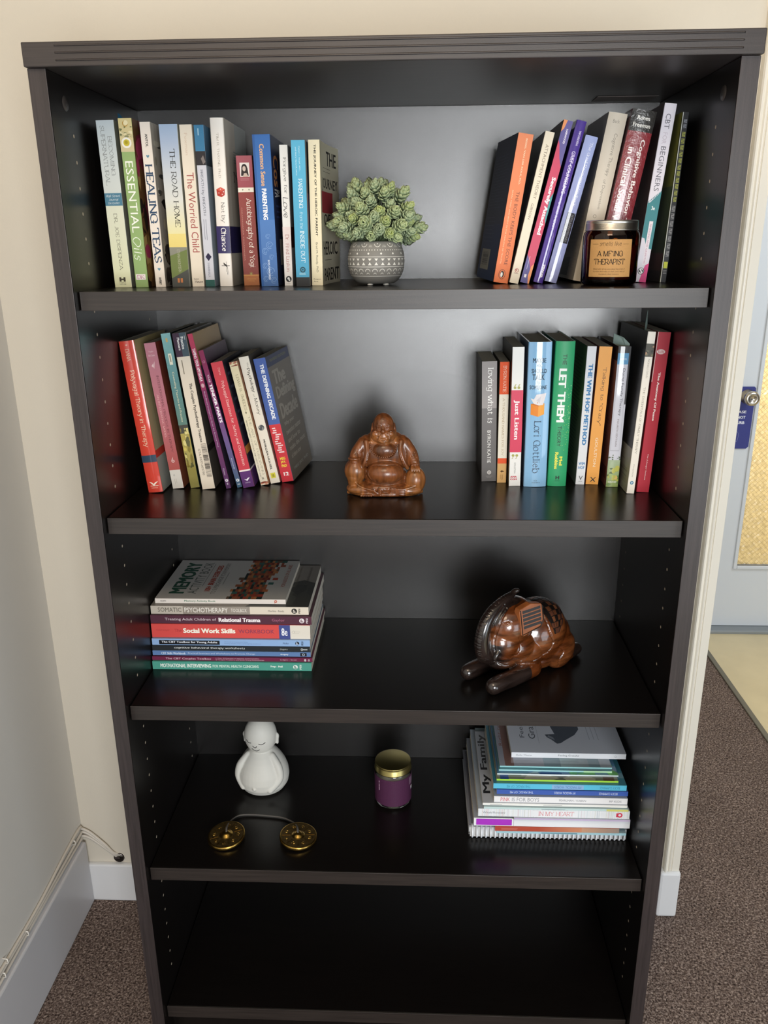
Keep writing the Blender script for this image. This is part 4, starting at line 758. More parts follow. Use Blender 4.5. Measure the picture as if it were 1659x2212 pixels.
UP = [ # key, name, label, group, spine, front, back, gloss, extras, print
('becoming','paperback','pale blue and cream book titled Becoming Supernatural, first on top shelf',G1,'cfd4cf','7d7f70',None,'matte',{},p_becoming),
('oils','paperback','green spined book titled Essential Oils with an oil bowl on top',G1,'92ad70','6b4a2c',None,'satin',{},p_oils),
('teas','paperback','white book titled Healing Teas with two small blue hearts',G1,'e6dcd0','9a9286',None,'satin',{},p_teas),
('road','paperback','sky-blue fading to yellow book titled The Road Home',G1,'d6d6cf','8b8a7c',None,'matte',{},p_road),
('worried','paperback','cream book titled The Worried Child in reddish thin letters',G1,'e3d8c6','bdb3a2',None,'matte',{},p_worried),
('breath','paperback','slim lavender-grey book titled Breath by Breath with a blue top',G1,'c9cad2','8f9aa4',None,'matte',{},p_breath),
('chance','hardcover_book','tall white hardcover titled Not by Chance with navy band and red die',G1,'e8e2da','bdb4a6','cfc8bc','satin',{'hard':True},p_chance),
('yogi','paperback','short maroon book titled Autobiography of a Yogi with a small portrait',G1,'8f4440','5a2c28',None,'satin',{},p_yogi),
('common','paperback','royal blue book titled Common Sense Parenting with pale swirls',G1,'3d70b0','26304f',None,'satin',{},p_common),
('forgive','paperback','slim white book titled Forgive for Love with pinkish lower half',G1,'e4e4e0','8f9294',None,'satin',{},p_forgive),
('insideout','paperback','turquoise book titled Parenting from the Inside Out with black foot',G1,'57aed0','2c3442',None,'satin',{},p_inside),
('journey','paperback','cream book titled The Journey of the Heroic Parent, cover curling open',G1,'ece2c2','c3bda4',None,'matte',{'curl':.0135},p_journey),
('body','paperback','orange spined leaning book titled The Body Keeps the Score, navy back',G2,'e5783e','2a2f44','2a2f44','satin',{'yaw':6},p_body),
('attach','paperback','slim cream leaning book titled Attachment Theory',G2,'e3d8c2','3a3238','33323c','satin',{},p_attach),
('secure','paperback','crimson, purple and orange leaning book titled Securely Attached',G2,'57508f','57508f','2c2426','satin',{},p_secure),
('grief','paperback','glossy deep purple book titled Grief Counseling',G2,'4c3490','4c3490','3b2a66','gloss',{'bulge':.0016},p_grief),
('lilac','paperback','glossy lilac-blue book titled The Grief Recovery Handbook with black label',G2,'a2afdd','8f94c0','6f78a4','gloss',{'bulge':.0018},p_lilac),
('beck','hardcover_book','thick beige Cognitive Therapy hardcover behind the amber candle jar',G2,'cfc5b4','cfc5b4','77777c','satin',{'hard':True},p_beck),
('ronen','hardcover_book','thick dark red shiny hardcover with black top, behind the amber jar',G2,'7a2830','6a2029','5a2430','cello',{'hard':True},p_ronen),
('cbt','paperback','white and teal book titled CBT for Beginners',G2,'dedae4','dedae4','4e3f42','satin',{},p_cbt),
('olive','paperback','thin black book with olive lettering, last at right of top shelf',G2,'24262a','24262a','6a7030','satin',{},p_olive),
('polyvagal','hardcover_book','bright red book titled Polyvagal Theory in Therapy with navy band',G3,'d0402f','ad9c6c','b03226','gloss',{'bulge':.002},p_poly),
('interp','hardcover_book','dusty pink book titled Interpersonal Process in Therapy',G3,'b5717c','6e3228',None,'satin',{},p_interp),
('teal','paperback','slim teal book with golden glare painted toward its foot',G3,'4f868a','3a4a44',None,'half_metal',{},p_teal),
('couples','paperback','cream Couples Psychotherapy planner with a barcode sticker',G3,'ddd1bf','4a443e',None,'satin',{},p_couples),
('amygdala','paperback','thin magenta book titled Taming Your Amygdala with tan cover',G3,'8f2f58','3a3440',None,'satin',{},p_amyg),
('tender','paperback','thin plum to blue book titled The Tender Parts',G3,'7c2c5c','262640',None,'satin',{},p_tender),
('exercises','paperback','coral red book titled Polyvagal Exercises with purple foot',G3,'c9404a','23222e',None,'satin',{},p_exer),
('smedes','paperback','slim cream book with floral ends, left of The Psychology of Money',G3,'ddd0aa','8d5a3c',None,'satin',{},p_smedes),
('money','paperback','off-white book titled The Psychology of Money with yellow square',G3,'e3dccd','4f4a46',None,'matte',{},p_money),
('decade','paperback','blue and red book titled The Defining Decade, last of the leaning row',G3,'4a63a6','726a60',None,'satin',{'yaw':-7},p_decade),
('loving','paperback','grey book titled Loving What Is, first of the right group',G4,'706c6b','5c5856','4c4744','satin',{},p_loving),
('thousand','paperback','slim orange and cream book titled A Thousand Names for Joy',G4,'e9e2d2','b09a78','8a8070','matte',{},p_thousand),
('listen','hardcover_book','white and red book titled Just Listen with quotation marks',G4,'e9e8e4','b0aca6','36332f','satin',{},p_listen),
('maybe','hardcover_book','light blue rounded hardcover Maybe You Should Talk to Someone',G4,'8cbbe0','7aa8cc','6f86a8','gloss',{'hard':True,'bulge':.003},p_maybe),
('letthem','hardcover_book','emerald green rounded hardcover titled The Let Them Theory',G4,'30a06a','2c9462','24704c','satin',{'hard':True,'bulge':.0025},p_letthem),
('wim','paperback','slim white book with big blue letters beside the green hardcover',G4,'e4e6ea','b8bcc0','3f5a3c','matte',{},p_wim),
('crazy','hardcover_book','orange book titled Talking to Crazy on the second shelf',G4,'eda54a','7d3a30','7d3a30','satin',{},p_crazy),
('doing','hardcover_book','pale grey book titled Doing Family Therapy with a green landscape foot',G4,'cfd0da','3c3a3a','8a5a50','gloss',{'bulge':.0012},p_doing),
('essentials','paperback','tall white book titled The Essentials of Family Therapy, black back',G4,'ece6da','e0dace','1f1e1e','satin',{},p_ess),
('anatomy','hardcover_book','tall crimson book titled The Anatomy of Peace, last at right',G4,'b52c3c','9c2432','8a202c','satin',{},p_peace)]
ROOTS = {}
for key, nm, lab, grp, sp, fc, bk, gl, ex, pf in UP:
    s, x, y, dz, ang, w, h, dep = BK[key]; ex = dict(ex); yaw = ex.pop('yaw', 0)
    w -= .0006
    m = Matrix.Translation((x, y, SZ[s] + dz)) @ Matrix.Rotation(R(ang), 4, 'Y') @ Matrix.Rotation(R(yaw), 4, 'Z')
    r = book(nm, lab, 'book', grp, (0, 0, 0), w, h, dep, spine=sp, front=fc, back=bk, gloss=gl, prints=pf, **ex)
    r.matrix_world = m; ROOTS[key] = r
# paper flags and a bookmark standing out of the page tops
def flag(key, pts, col, label, th=.0003):
    r = ROOTS[key]; b = MB(); n = len(pts); vs = [(x, y, z) for x, y, z in pts] + [(x, y + th, z) for x, y, z in pts]
    b.add(vs, [tuple(range(n)), tuple(range(n, 2 * n))[::-1]] + [(i, n + i, n + (i + 1) % n, (i + 1) % n) for i in range(n)], lin(col)); o = b.build('bookmark', GL['matte'], r); o['label'] = label
h = BK['becoming'][6]; flag('becoming', [(.0105, .028, h - .02), (.0125, .052, h - .02), (.0125, .052, h + .006), (.0110, .036, h + .012), (.0105, .028, h + .013)], '2f6f94', 'blue bookmark tip')
h = BK['essentials'][6]; flag('essentials', [(-.006, .02, h - .02), (.005, .05, h - .02), (.005, .05, h + .006), (.0015, .045, h + .028), (-.003, .03, h + .030), (-.006, .022, h + .012)], '8fa39c', 'pale green paper flag')
h = BK['doing'][6]; flag('doing', [(-.010, .04, h - .02), (.010, .014, h - .02), (.0095, .010, h + .003), (.001, .02, h + .012), (-.010, .04, h + .016), (-.0085, .05, h + .004)], '9fb4ae', 'pale green paper flag')

# ------------------------------------------------------------------ lying stacks
def lying(name, label, group, shelf, x0, x1, y, z0, th, d, spine, front=None, gloss='satin', pf=None, yaw=0, hard=False, pages='d9d2c4', **k):
    r = book(name, label, 'book', group, (0, 0, 0), th - .0004, x1 - x0, d, spine=spine, front=front, gloss=gloss, prints=pf, hard=hard, pages=pages, **k)
    xm = (x0 + x1) / 2
    r.matrix_world = Matrix.Translation((xm, y, SZ[shelf] + z0 + th / 2)) @ Matrix.Rotation(R(yaw), 4, 'Z') @ Matrix.Translation(((x1 - x0) / 2, 0, 0)) @ Matrix.Rotation(R(-90), 4, 'Y')
    return r
def circ_p(p, b, c, fg, pesi=True, a=.5, r=4.2):
    p.E('S', a, b, r, c); p.T('S', 'P', a - .18, b - .008, a + .18, b + .008, fg, 'b', 'u')
    if pesi: p.T('S', 'PESI', .2, b + .026, .8, b + .038, c, 'b', 'u')
def s_mot(p):
    p.T('S', 'MOTIVATIONAL INTERVIEWING', .28, .05, .74, .37, 'eef4ee', 'b'); p.T('S', 'FOR MENTAL HEALTH CLINICIANS', .32, .38, .68, .67, 'cfe4da', 'b'); p.T('S', 'Frey - Hall', .36, .745, .66, .82, 'eef4ee', 'b'); circ_p(p, .9, 'dfeae4', '3a7a6c')
def s_coup(p):
    p.T('S', 'The CBT Couples Toolbox', .2, .085, .8, .37, 'e0ccd6', 's'); p.Q('S', .15, .40, .85, .402, 'c8b0bc'); p.T('S', 'Over 45 Exercises to Improve Communication,', .56, .41, .84, .67, 'd8c0cc', 's'); p.T('S', 'Navigate Problems, and Build Strong Relationships', .18, .41, .46, .70, 'd8c0cc', 's'); p.T('S', 'Ludgate - Grubr', .35, .80, .68, .905, 'd8c0cc', 's'); p.E('S', .5, .955, 2.6, 'c8c0c6', 1.8); p.E('S', .5, .978, 2.0, 'c8c0c6', 1.5, hole=.5)
def s_skills(p):
    p.T('S', 'CBT Skills Workbook', .25, .055, .72, .21, 'cfdcec', 'b'); p.T('S', 'Practical Exercises and Worksheets to Promote Change', .28, .225, .70, .65, 'cfdcec', 's'); p.T('S', 'Gregory', .3, .81, .65, .86, 'e4ecf4', 'b'); p.Q('S', .15, .935, .85, .975, '23262c'); p.E('S', .5, .955, 2.4, 'b8c4d4', hole=.6)
def s_cogn(p):
    p.T('S', 'cognitive behavioral therapy worksheets', .3, .14, .85, .59, 'd8dcdc', 'R'); p.T('S', 'Shapiro', .25, .81, .7, .86, 'c8cccc', 'i'); p.E('S', .5, .95, 2.6, 'c0c4c4', 2, hole=.5); p.Q('S', .4, .955, .6, .985, 'c0c4c4')
def s_tool(p):
    p.Q('S', .15, .045, .80, .43, '1c1e24'); p.T('S', 'The CBT Toolbox for Young Adults', .30, .06, .68, .415, 'e6eaf2', 'b'); p.T('S', '170 Tools for Coping with Stress,', .52, .46, .68, .61, '6a82b0', 's'); p.T('S', 'Building Healthy Habits & Navigating Adulthood', .26, .46, .42, .69, '6a82b0', 's'); p.T('S', 'Phifer', .35, .83, .62, .868, '3a4a70', 's'); circ_p(p, .92, '1c2230', 'c8d4e8', r=3.6)
def s_soc(p):
    p.T('S', 'Cournoyer', .46, .03, .62, .115, 'a03c40', 'r'); p.T('S', 'The', .42, .145, .64, .19, '9a2f38', 'r'); p.T('S', 'Social Work Skills', .36, .2, .70, .53, 'f4efe2', 'B'); p.T('S', 'WORKBOOK', .38, .55, .66, .775, '7d3e5c', 's'); p.Q('S', 0, .805, 1, .875, '44508c'); p.T('S', '8e', .22, .82, .78, .858, 'eceef4', 'b'); p.Q('S', 0, .875, 1, 1, 'ded8cc'); p.E('S', .5, .895, 2.6, 'a8a49a', hole=.8); p.L('S', .42, .90, .6, .94, 2, 'b0aca2', vert=True, fill=.2)
def s_treat(p):
    p.T('S', 'Treating Adult Children of', .3, .09, .72, .41, 'd8c8d0', 's'); p.T('S', 'Relational Trauma', .28, .425, .78, .685, 'f2ecee', 'B'); p.T('S', 'Gaylor', .3, .755, .72, .835, 'b06a84', 's'); circ_p(p, .94, 'e6dee2', '5a3040', r=4.6)
def s_som(p):
    p.Q('S', 0, 0, 1, .205, 'bcb4a8'); p.Q('S', 0, .205, 1, .63, '8f867c', '9a9288'); p.T('S', 'SOMATIC', .25, .045, .80, .195, '5a564e', 's'); p.T('S', 'PSYCHOTHERAPY', .22, .215, .82, .49, 'f0ece4', 's'); p.T('S', 'TOOLBOX', .3, .51, .74, .61, 'e8e4dc', 's'); p.T('S', 'Mischke - Reeds', .36, .745, .6, .845, '6a655c', 's'); circ_p(p, .91, '2c2a28', 'e4dcd0', r=5.0)
    p.Q('F', 0, 0, 1, 1, '8f8a84', '857f78'); p.P('F', [(.0, .60), (.55, .84), (.62, .92), (.55, 1), (.0, 1)], '3c3d3a'); p.BLOB('F', .05, .7, .5, 1, 9, ['4a4c48', '333432', '56564f'], 3, .2, .5)
    p.T('F', 'Psychotherapy Toolbox', .45, .86, .95, .885, '6a645c', 's', 'u'); p.T('F', 'Manuela Mischke-Reeds', .5, .93, .95, .95, '5f5a54', 's', 'u')
def s_mem(p):
    p.T('S', 'CALLISTO', .42, .04, .60, .085, '2c2a28', 'B'); p.T('S', 'Memory Activity Book', .28, .225, .74, .465, '6a8a74', 'b'); p.E('S', .6, .925, 2.4, 'c0502c', hole=.5); p.Q('S', .2, .915, .8, .92, 'c0502c')
    p.Q('F', 0, 0, 1, 1, 'c9c6c2', 'bfbdb9'); p.T('F', 'MEMORY', .12, .075, .93, .195, '2f5a4a', 'B', 'u'); p.T('F', 'ACTIVITY BOOK', .12, .215, .93, .29, '55605a', 's', 'u'); p.Q('F', .3, .303, .9, .307, '7a7a76')
    p.T('F', '100+ BRAIN EXERCISES', .18, .34, .85, .385, 'a84a3c', 'B', 'u'); p.T('F', 'TO SUPERCHARGE YOUR MEMORY', .12, .40, .92, .435, '6a6a66', 's', 'u'); p.L('F', .35, .455, .7, .475, 1, '9a9a96')
    rr = random.Random(11); pal = ['8f4a34', '9a5a3c', 'a8432f', '2f5a52', '3f6a62', 'b0663c', '7a3028', '25332f', 'b87a4a', '6a5444']
    for i in range(17):
        for j in range(20):
            a = i / 17; q = .48 + .42 * j / 20
            lo, hi = .55 + .28 * (1 - abs(a - .5)) * .2 - a * .0, .9
            if rr.random() < max(0, min(1, 1.5 - 3.6 * abs((q - .70) / .26 - (a - .5) * .3) ** 1.6)): p.k -= .96; p.Q('F', a, q, a + 1 / 17, q + .021 * rr.choice((1, 2, 2)), rr.choice(pal))
    p.k += 6; p.T('F', 'FOR ADULTS OF ALL AGES', .3, .925, .88, .955, 'a85a4c', 's', 'u')
S3 = 'workbooks lying in a stack on the third shelf'
for a in (('workbook', 'teal workbook Motivational Interviewing at the bottom of the stack', -.4318, -.1464, .137, 0, .0165, '4f9c8c', '4f9c8c', s_mot, .205),
          ('workbook', 'maroon spined workbook The CBT Couples Toolbox', -.4322, -.1446, .140, .0165, .0080, '6f2846', '5a2a3c', s_coup, .207),
          ('workbook', 'slim steel blue CBT Skills Workbook', -.4318, -.1480, .144, .0245, .0096, '5f7fae', '6a84a8', s_skills, .203),
          ('workbook', 'slim black book of cognitive behavioral therapy worksheets', -.4318, -.1492, .145, .0341, .0091, '2a2e32', '3a3e42', s_cogn, .200),
          ('workbook', 'pale blue workbook The CBT Toolbox for Young Adults', -.4318, -.1488, .147, .0432, .0132, '8fb0dc', '8fa8cc', s_tool, .203),
          ('workbook', 'thick coral red Social Work Skills Workbook', -.4318, -.1482, .151, .0564, .0272, 'd4504c', 'c8504c', s_soc, .198),
          ('workbook', 'dark plum workbook Treating Adult Children of Relational Trauma', -.4320, -.1452, .152, .0836, .0161, '54303f', '4a2c3a', s_treat, .198),
          ('workbook', 'cream and grey Somatic Psychotherapy Toolbox, second from top', -.4318, -.1506, .158, .0997, .0156, 'ddd4c4', '8f8a84', s_som, .193),
          ('workbook', 'white Memory Activity Book with a coloured mosaic cover on top', -.4260, -.1920, .168, .1153, .0098, 'e0d8d0', 'c9c6c2', s_mem, .182)):
    lying(a[0], a[1], S3, 3, a[2], a[3], a[4], a[5], a[6], a[10], a[7], a[8], 'matte' if 'Memory' in a[1] else 'satin', a[9])

S4 = 'picture books lying in a stack on the fourth shelf'
def q_B(p): p.L('S', .3, .35, .7, .9, 1, '5f8a9a', fill=.5)
def q_C(p): p.Q('S', 0, 0, 1, .35, 'b04a3c', 'b0503c'); p.Q('S', 0, .35, 1, .7, 'b0503c', 'c98a6a'); p.Q('S', 0, .7, 1, 1, 'c4987c', '9a8a80'); p.L('S', .25, .05, .8, .2, 2, 'c98074', vert=True, fill=.3)
def q_D(p): p.Q('S', .12, .015, .92, .245, 'a83ac0'); p.Q('S', .06, .255, .94, .258, 'b0b0b8')
def q_E(p): p.Q('S', .5, 0, 1, 1, 'b8a8cc', 'c4b4d4')
def q_F(p):
    rr = random.Random(9)
    for i in range(110): p.k -= .95; b_ = rr.random(); p.Q('S', .02, b_, .98, b_ + .0022, rr.choice(['cfd8e0', 'dcc8d0', 'b8c4cc', 'f0f2f4', 'd8d8c8']))
    p.k += 4; p.Q('S', .1, .36, .9, .66, 'e6e8ec'); p.T('S', 'IN MY HEART', .24, .40, .8, .635, 'd3747c', 'r'); p.T('S', 'Witek/Roussey', .34, .03, .68, .18, '8a8e94', 's'); p.E('S', .5, .935, 5, 'cf3a52', hole=.5); p.Q('S', .25, .912, .75, .922, 'cf3a52'); p.Q('F', 0, 0, 1, .1, 'aab4be')
def q_G(p): p.Q('S', 0, .85, 1, 1, 'd8d87a'); p.L('S', .3, .4, .8, .58, 1, '8a9aa0', fill=.4, vert=True)
def q_H(p): p.L('S', .4, .05, .7, .14, 1, 'a0a0a2', vert=True, fill=.5); p.L('S', .4, .42, .7, .56, 1, 'a0a0a2', vert=True, fill=.5); p.Q('F', 0, 0, 1, 1, 'b8bcc4', 'aab0b8'); p.T('F', 'My Family', .12, .012, .95, .078, '26282c', 'b', 'u')
def q_I(p): p.T('S', 'PINK', .2, .05, .85, .12, 'd0606c', 's'); p.T('S', 'IS FOR BOYS', .2, .135, .85, .34, '9a9ca4', 's'); p.T('S', 'PEARLMAN / KABAN', .34, .49, .68, .69, '8a8c92', 's'); p.T('S', 'RP KIDS', .34, .865, .66, .955, '8a8c92', 's')
def q_J(p): p.T('S', 'THE MAGIC OF ME', .25, .10, .75, .28, 'c8d8f0', 's', 'f'); p.T('S', 'MY MAGICAL WORDS', .25, .44, .75, .60, 'd0dcf2', 's', 'f'); p.T('S', 'BECKY CUMMINGS', .25, .78, .75, .92, 'd0dcf2', 's', 'f')
def q_K(p): p.T('S', 'THE MAGIC OF ME', .25, .10, .75, .28, '3f90b0', 's', 'f'); p.Q('S', .05, .44, .95, .68, '8ab4dc'); p.T('S', 'MY MAGICAL WORDS', .25, .46, .75, .66, '4a78b0', 's', 'f'); p.T('S', 'BECKY CUMMINGS', .25, .80, .75, .95, '3f90b0', 's', 'f')
def q_Lm(p): p.Q('F', 0, .03, .1, .1, '2a4a8a'); p.BLOB('F', 0, .1, .25, .9, 14, ['8a8a72', '6f7464', '9a9a88', '5c5f56'], 3, .2, .5); p.Q('F', 0, .88, .12, .97, '5f4a3c')
def q_M(p): p.Q('S', 0, .2, 1, .6, 'e2eef2'); p.BLOB('F', 0, 0, .2, .6, 9, ['3f5f9a', '5a7aa8', '2a4a8a', '8aa0b0'], 3, .2, .5); p.BLOB('F', 0, .6, .2, 1, 7, ['4f9a5c', '6ab06a'], 4, .2, .5)
def q_N(p): p.Q('S', 0, .75, 1, 1, 'b8e4b8'); p.BLOB('F', 0, 0, .2, 1, 12, ['3a6a7a', '4f8a94', '5a7a80'], 5, .2, .5)
def q_O(p): p.Q('F', 0, 0, 1, 1, 'a2a4b0', '8e98a0'); p.Q('F', 0, .05, 1, .13, '8a6a62', '7a5a54'); p.Q('F', 0, .4, .5, .9, '7d949e', '6a8088'); p.Q('F', 0, .55, .5, .8, '9ab0b4', '808c92'); p.T('F', 'Right now', .35, .02, .85, .065, '8f6a64', 's', 'u')
def q_P(p):
    p.T('S', 'Shelly / Maurer', .3, .04, .66, .18, '8a8e94', 's'); p.T('S', 'Feeling Grateful', .3, .41, .72, .59, '6a6e74', 's'); p.E('S', .5, .91, 2.4, 'a8acb0', 1.8, hole=.7)
    p.Q('F', 0, 0, 1, 1, 'd6dae4', 'd0d5e0'); p.T('F', 'Feeling', .26, .10, .66, .155, '4f5560', 's', 'u'); p.T('F', 'Grateful', .24, .18, .72, .24, '4f5560', 's', 'u'); p.Q('F', .16, .262, .6, .264, '8a909c')
    p.P('F', [(.27, .345), (.32, .33), (.33, .42), (.45, .40), (.7, .38), (.75, .66), (.42, .65), (.32, .60), (.22, .50), (.17, .455), (.16, .42), (.23, .38)], '565d68'); p.P('F', [(.28, .35), (.31, .36), (.27, .40), (.22, .41)], '8f96a0'); p.L('F', .24, .72, .8, .84, 3, '9aa0ac', fill=.1)
S4D = [('picture_book', 'thin pale blue book lying directly on the spiral-bound notebook', .1866, .4216, .094, .0249, .0055, 'a4ccd8', '9ab4be', q_B, .23),
 ('picture_book', 'thin book with a red to tan spine low in the stack', .1845, .4082, .094, .0304, .0105, 'b0503c', 'b06a50', q_C, .22),
 ('workbook', 'white book with a purple label on its spine', .1455, .4264, .094, .0409, .0171, 'e6e8ec', 'a0a4ac', q_D, .25),
 ('picture_book', 'thin silver-lavender book above the purple-labelled one', .2170, .4244, .088, .0580, .0067, 'ccd0d8', 'b0b4c0', q_E, .21),
 ('picture_book', 'white striped picture book titled In My Heart', .1523, .4229, .090, .0647, .0169, 'e2e6ea', 'aab4be', q_F, .25),
 ('picture_book', 'very thin mint and yellow picture book above In My Heart', .1622, .4197, .089, .0816, .0046, 'c4dcdc', '9ab0b4', q_G, .25),
 ('picture_book', 'thin white picture book with My Family on its grey cover', .1603, .4183, .093, .0862, .0058, 'ecece8', 'a4a8ae', q_H, .225),
 ('picture_book', 'white picture book titled Pink Is for Boys', .1804, .4182, .095, .0920, .0128, 'e8e8ea', '8a94a0', q_I, .22),
 ('picture_book', 'dark blue picture book with upside-down white lettering', .1855, .4196, .101, .1048, .0101, '3f5fb0', '3a528c', q_J, .21),
 ('picture_book', 'light blue picture book with upside-down lettering', .1793, .4167, .103, .1149, .0115, '5cc0e0', '3f7a8c', q_K, .21),
 ('picture_book', 'thin lime green spined picture book', .1855, .4031, .110, .1264, .0042, 'a8e04a', '7a8070', q_Lm, .20),
 ('picture_book', 'very thin white spined picture book over the lime one', .1874, .4055, .122, .1306, .0032, 'd4e8ec', '4f7a9a', q_M, .19),
 ('picture_book', 'very thin pale teal picture book, third from the top', .1910, .3954, .129, .1338, .0036, 'a4dce0', '4f8a94', q_N, .185),
 ('picture_book', 'thin grey-teal picture book under the top book', .1931, .3964, .135, .1374, .0036, '9cd4d8', 'a2a4b0', q_O, .18),
 ('picture_book', 'white picture book titled Feeling Grateful on top of the stack', .2166, .4270, .160, .1410, .0117, 'e6e9ee', 'b6bbc6', q_P, .185)]
for a in S4D:
    lying(a[0], a[1], S4, 4, a[2], a[3], a[4], a[5], a[6], a[10], a[7], a[8], 'gloss' if a[6] < .006 or 'blue' in a[1] else 'satin', a[9])
nb = empty('spiral_notebook', (.1387, .10, SZ[4] + .0006)); tag(nb, 'white comb-bound notebook at the bottom of the right stack', 'notebook', S4)
b = MB(); b.box((.002, .012, .0015), (.2885, .248, .0225), lin('dcdcdc')); b.build('pages', PAGES, nb)
b = MB(); b.box((0, .014, .0226), (.290, .25, .0243), lin('8d8f98')); b.box((0, .019, .0003), (.290, .25, .0013), lin('b0b4bc')); b.build('cover', GL['satin'], nb)
b = MB(); b.box((.004, .020, .02435), (.03, .245, .0245), lin('6a6a72'))
rr = random.Random(2)
for i in range(5):
    y = .06 + .035 * i; b.tube(catmull([(.008, y, .0248), (.013, y + .012, .0248), (.019, y + .002, .0248), (.024, y + .018, .0248)], 4), .0007, 4, lin('2a2a34'))
b.build('cover_drawing', GL['satin'], nb)
M_comb = mat('comb_plastic', 'e4e8ee', rough=.3)
ring = None
for i in range(34):
    x = .006 + i * .0084
    if ring is None:
        rb = MB(); pts = []
        for k in range(15):
            a = R(-60 + k * 330 / 14); pts.append((0, .0145 - .0115 * math.cos(a), .0128 + .0108 * math.sin(a)))
        rb.tube(pts, .0022, 6, flat=.75); ring = rb.build('binding_ring', M_comb, nb, smooth=True); ring.location.x = x
    else:
        o = ring.copy(); COL.objects.link(o); o.parent = nb; o.location.x = x
b = MB(); b.tube([(0, .020, .0128), (.288, .020, .0128)], .0065, 14); b.build('binding_spine', M_comb, nb, smooth=True)

# ------------------------------------------------------------------ carved figures: many round masses fused into one surface
def blob(name, prims, voxel, smooth, parent=None, decimate=None):
    bm = bmesh.new()
    for p in prims:
        if p[0] == 'e':
            m = Matrix.Translation(p[1]) @ (Matrix.Rotation(p[3][0], 4, p[3][1]) if len(p) > 3 else Matrix()) @ Matrix.Diagonal((*p[2], 1))
            bmesh.ops.create_icosphere(bm, subdivisions=4 if max(p[2]) > .02 else 3, radius=1, matrix=m)
        elif p[0] == 'c':
            P = [Vector(q) for q in catmull(p[1], 8)]; k_ = len(p[2]) - 1; N_ = len(P) - 1; rs = []
            for i in range(N_ + 1):
                u = i * k_ / N_; j = min(int(u), k_ - 1); rs.append(p[2][j] * (1 - u + j) + p[2][j + 1] * (u - j))
            up = None; rings = []
            for i, q in enumerate(P):
                t = (P[min(i + 1, N_)] - P[max(i - 1, 0)]).normalized(); up = t.orthogonal().normalized() if up is None else (up - t * up.dot(t)).normalized(); sd = t.cross(up)
                rings.append([bm.verts.new(q + (up * math.cos(R(15 * k)) + sd * math.sin(R(15 * k))) * rs[i]) for k in range(24)])
            for a_, b_ in zip(rings, rings[1:]):
                for k in range(24): bm.faces.new((a_[k], a_[(k + 1) % 24], b_[(k + 1) % 24], b_[k]))
            bm.faces.new(rings[0][::-1]); bm.faces.new(rings[-1])
            for i in (0, N_): bmesh.ops.create_icosphere(bm, subdivisions=3, radius=rs[i], matrix=Matrix.Translation(P[i]))
        elif p[0] == 'l':
            n = 40; rings = []
            for r, z in p[1]: rings.append([bm.verts.new((p[2][0] + r * p[3][0] * math.cos(2 * math.pi * i / n), p[2][1] + r * p[3][1] * math.sin(2 * math.pi * i / n), p[2][2] + z)) for i in range(n)])
            for a_, b_ in zip(rings, rings[1:]):
                for i in range(n): bm.faces.new((a_[i], a_[(i + 1) % n], b_[(i + 1) % n], b_[i]))
            bm.faces.new(rings[0][::-1]); bm.faces.new(rings[-1])
    me = bpy.data.meshes.new(name); bm.to_mesh(me); bm.free()
    o = bpy.data.objects.new(name, me); COL.objects.link(o)
    rm = o.modifiers.new('fuse', 'REMESH'); rm.mode = 'VOXEL'; rm.voxel_size = voxel; rm.use_smooth_shade = True
    sm = o.modifiers.new('soften', 'SMOOTH'); sm.iterations = smooth; sm.factor = .5
    dg = bpy.context.evaluated_depsgraph_get(); me2 = bpy.data.meshes.new_from_object(o.evaluated_get(dg)); bpy.data.objects.remove(o)
    me2.name = name
    o = bpy.data.objects.new(name, me2); COL.objects.link(o); o.parent = parent
    me2.polygons.foreach_set('use_smooth', [True] * len(me2.polygons))
    return o
def segdist(p, a, b):
    ab = b - a; t = max(0, min(1, (p - a).dot(ab) / (ab.length_squared or 1e-12))); return (p - (a + ab * t)).length
def carve(o, lines):
    """press grooves (depth > 0) or raise ridges (depth < 0) along polylines: (points, width, depth)"""
    from mathutils.kdtree import KDTree
    me = o.data; vs = me.vertices; kd = KDTree(len(vs)); nr = [v.normal.copy() for v in vs]
    for i, v in enumerate(vs): kd.insert(v.co, i)
    kd.balance(); move = {}
    for pts, w, dep in lines:
        P = [Vector(q) for q in catmull(pts, 8)]; best = {}
        # snap the line onto the surface
        Q = [kd.find(q)[0] for q in P]
        for a, b_ in zip(Q, Q[1:]):
            n = max(1, int((b_ - a).length / (w * .5)))
            for j in range(n + 1):
                q = a.lerp(b_, j / n)
                for co, i, dist in kd.find_range(q, w): best[i] = min(best.get(i, 9), dist)
        for i, dist in best.items(): move[i] = move.get(i, 0) - dep * (math.cos(math.pi * dist / w) + 1) / 2
    for i, m in move.items(): vs[i].co += nr[i] * m
    me.update()
def paint(o, fn):
    me = o.data; a = me.color_attributes.new('Col', 'FLOAT_COLOR', 'POINT'); buf = []
    for v in me.vertices: buf += [*fn(v.co, v.normal), 1.0]
    a.data.foreach_set('color', buf)
def mixc(a, b, t): t = max(0, min(1, t)); return tuple(x + (y - x) * t for x, y in zip(a, b))
M_wood = mat('oiled_carved_wood', attr=True, rough=.34, coat=.5, coat_rough=.18, noise_amt=.5, nscale=70, stretch=(2.2, 2.2, .22))
M_wood2 = mat('lacquered_carved_wood', attr=True, rough=.25, coat=.9, coat_rough=.10, noise_amt=.55, nscale=60, stretch=(.5, .9, 2.4))
mm = lambda *p: tuple(q / 1000 for q in p)

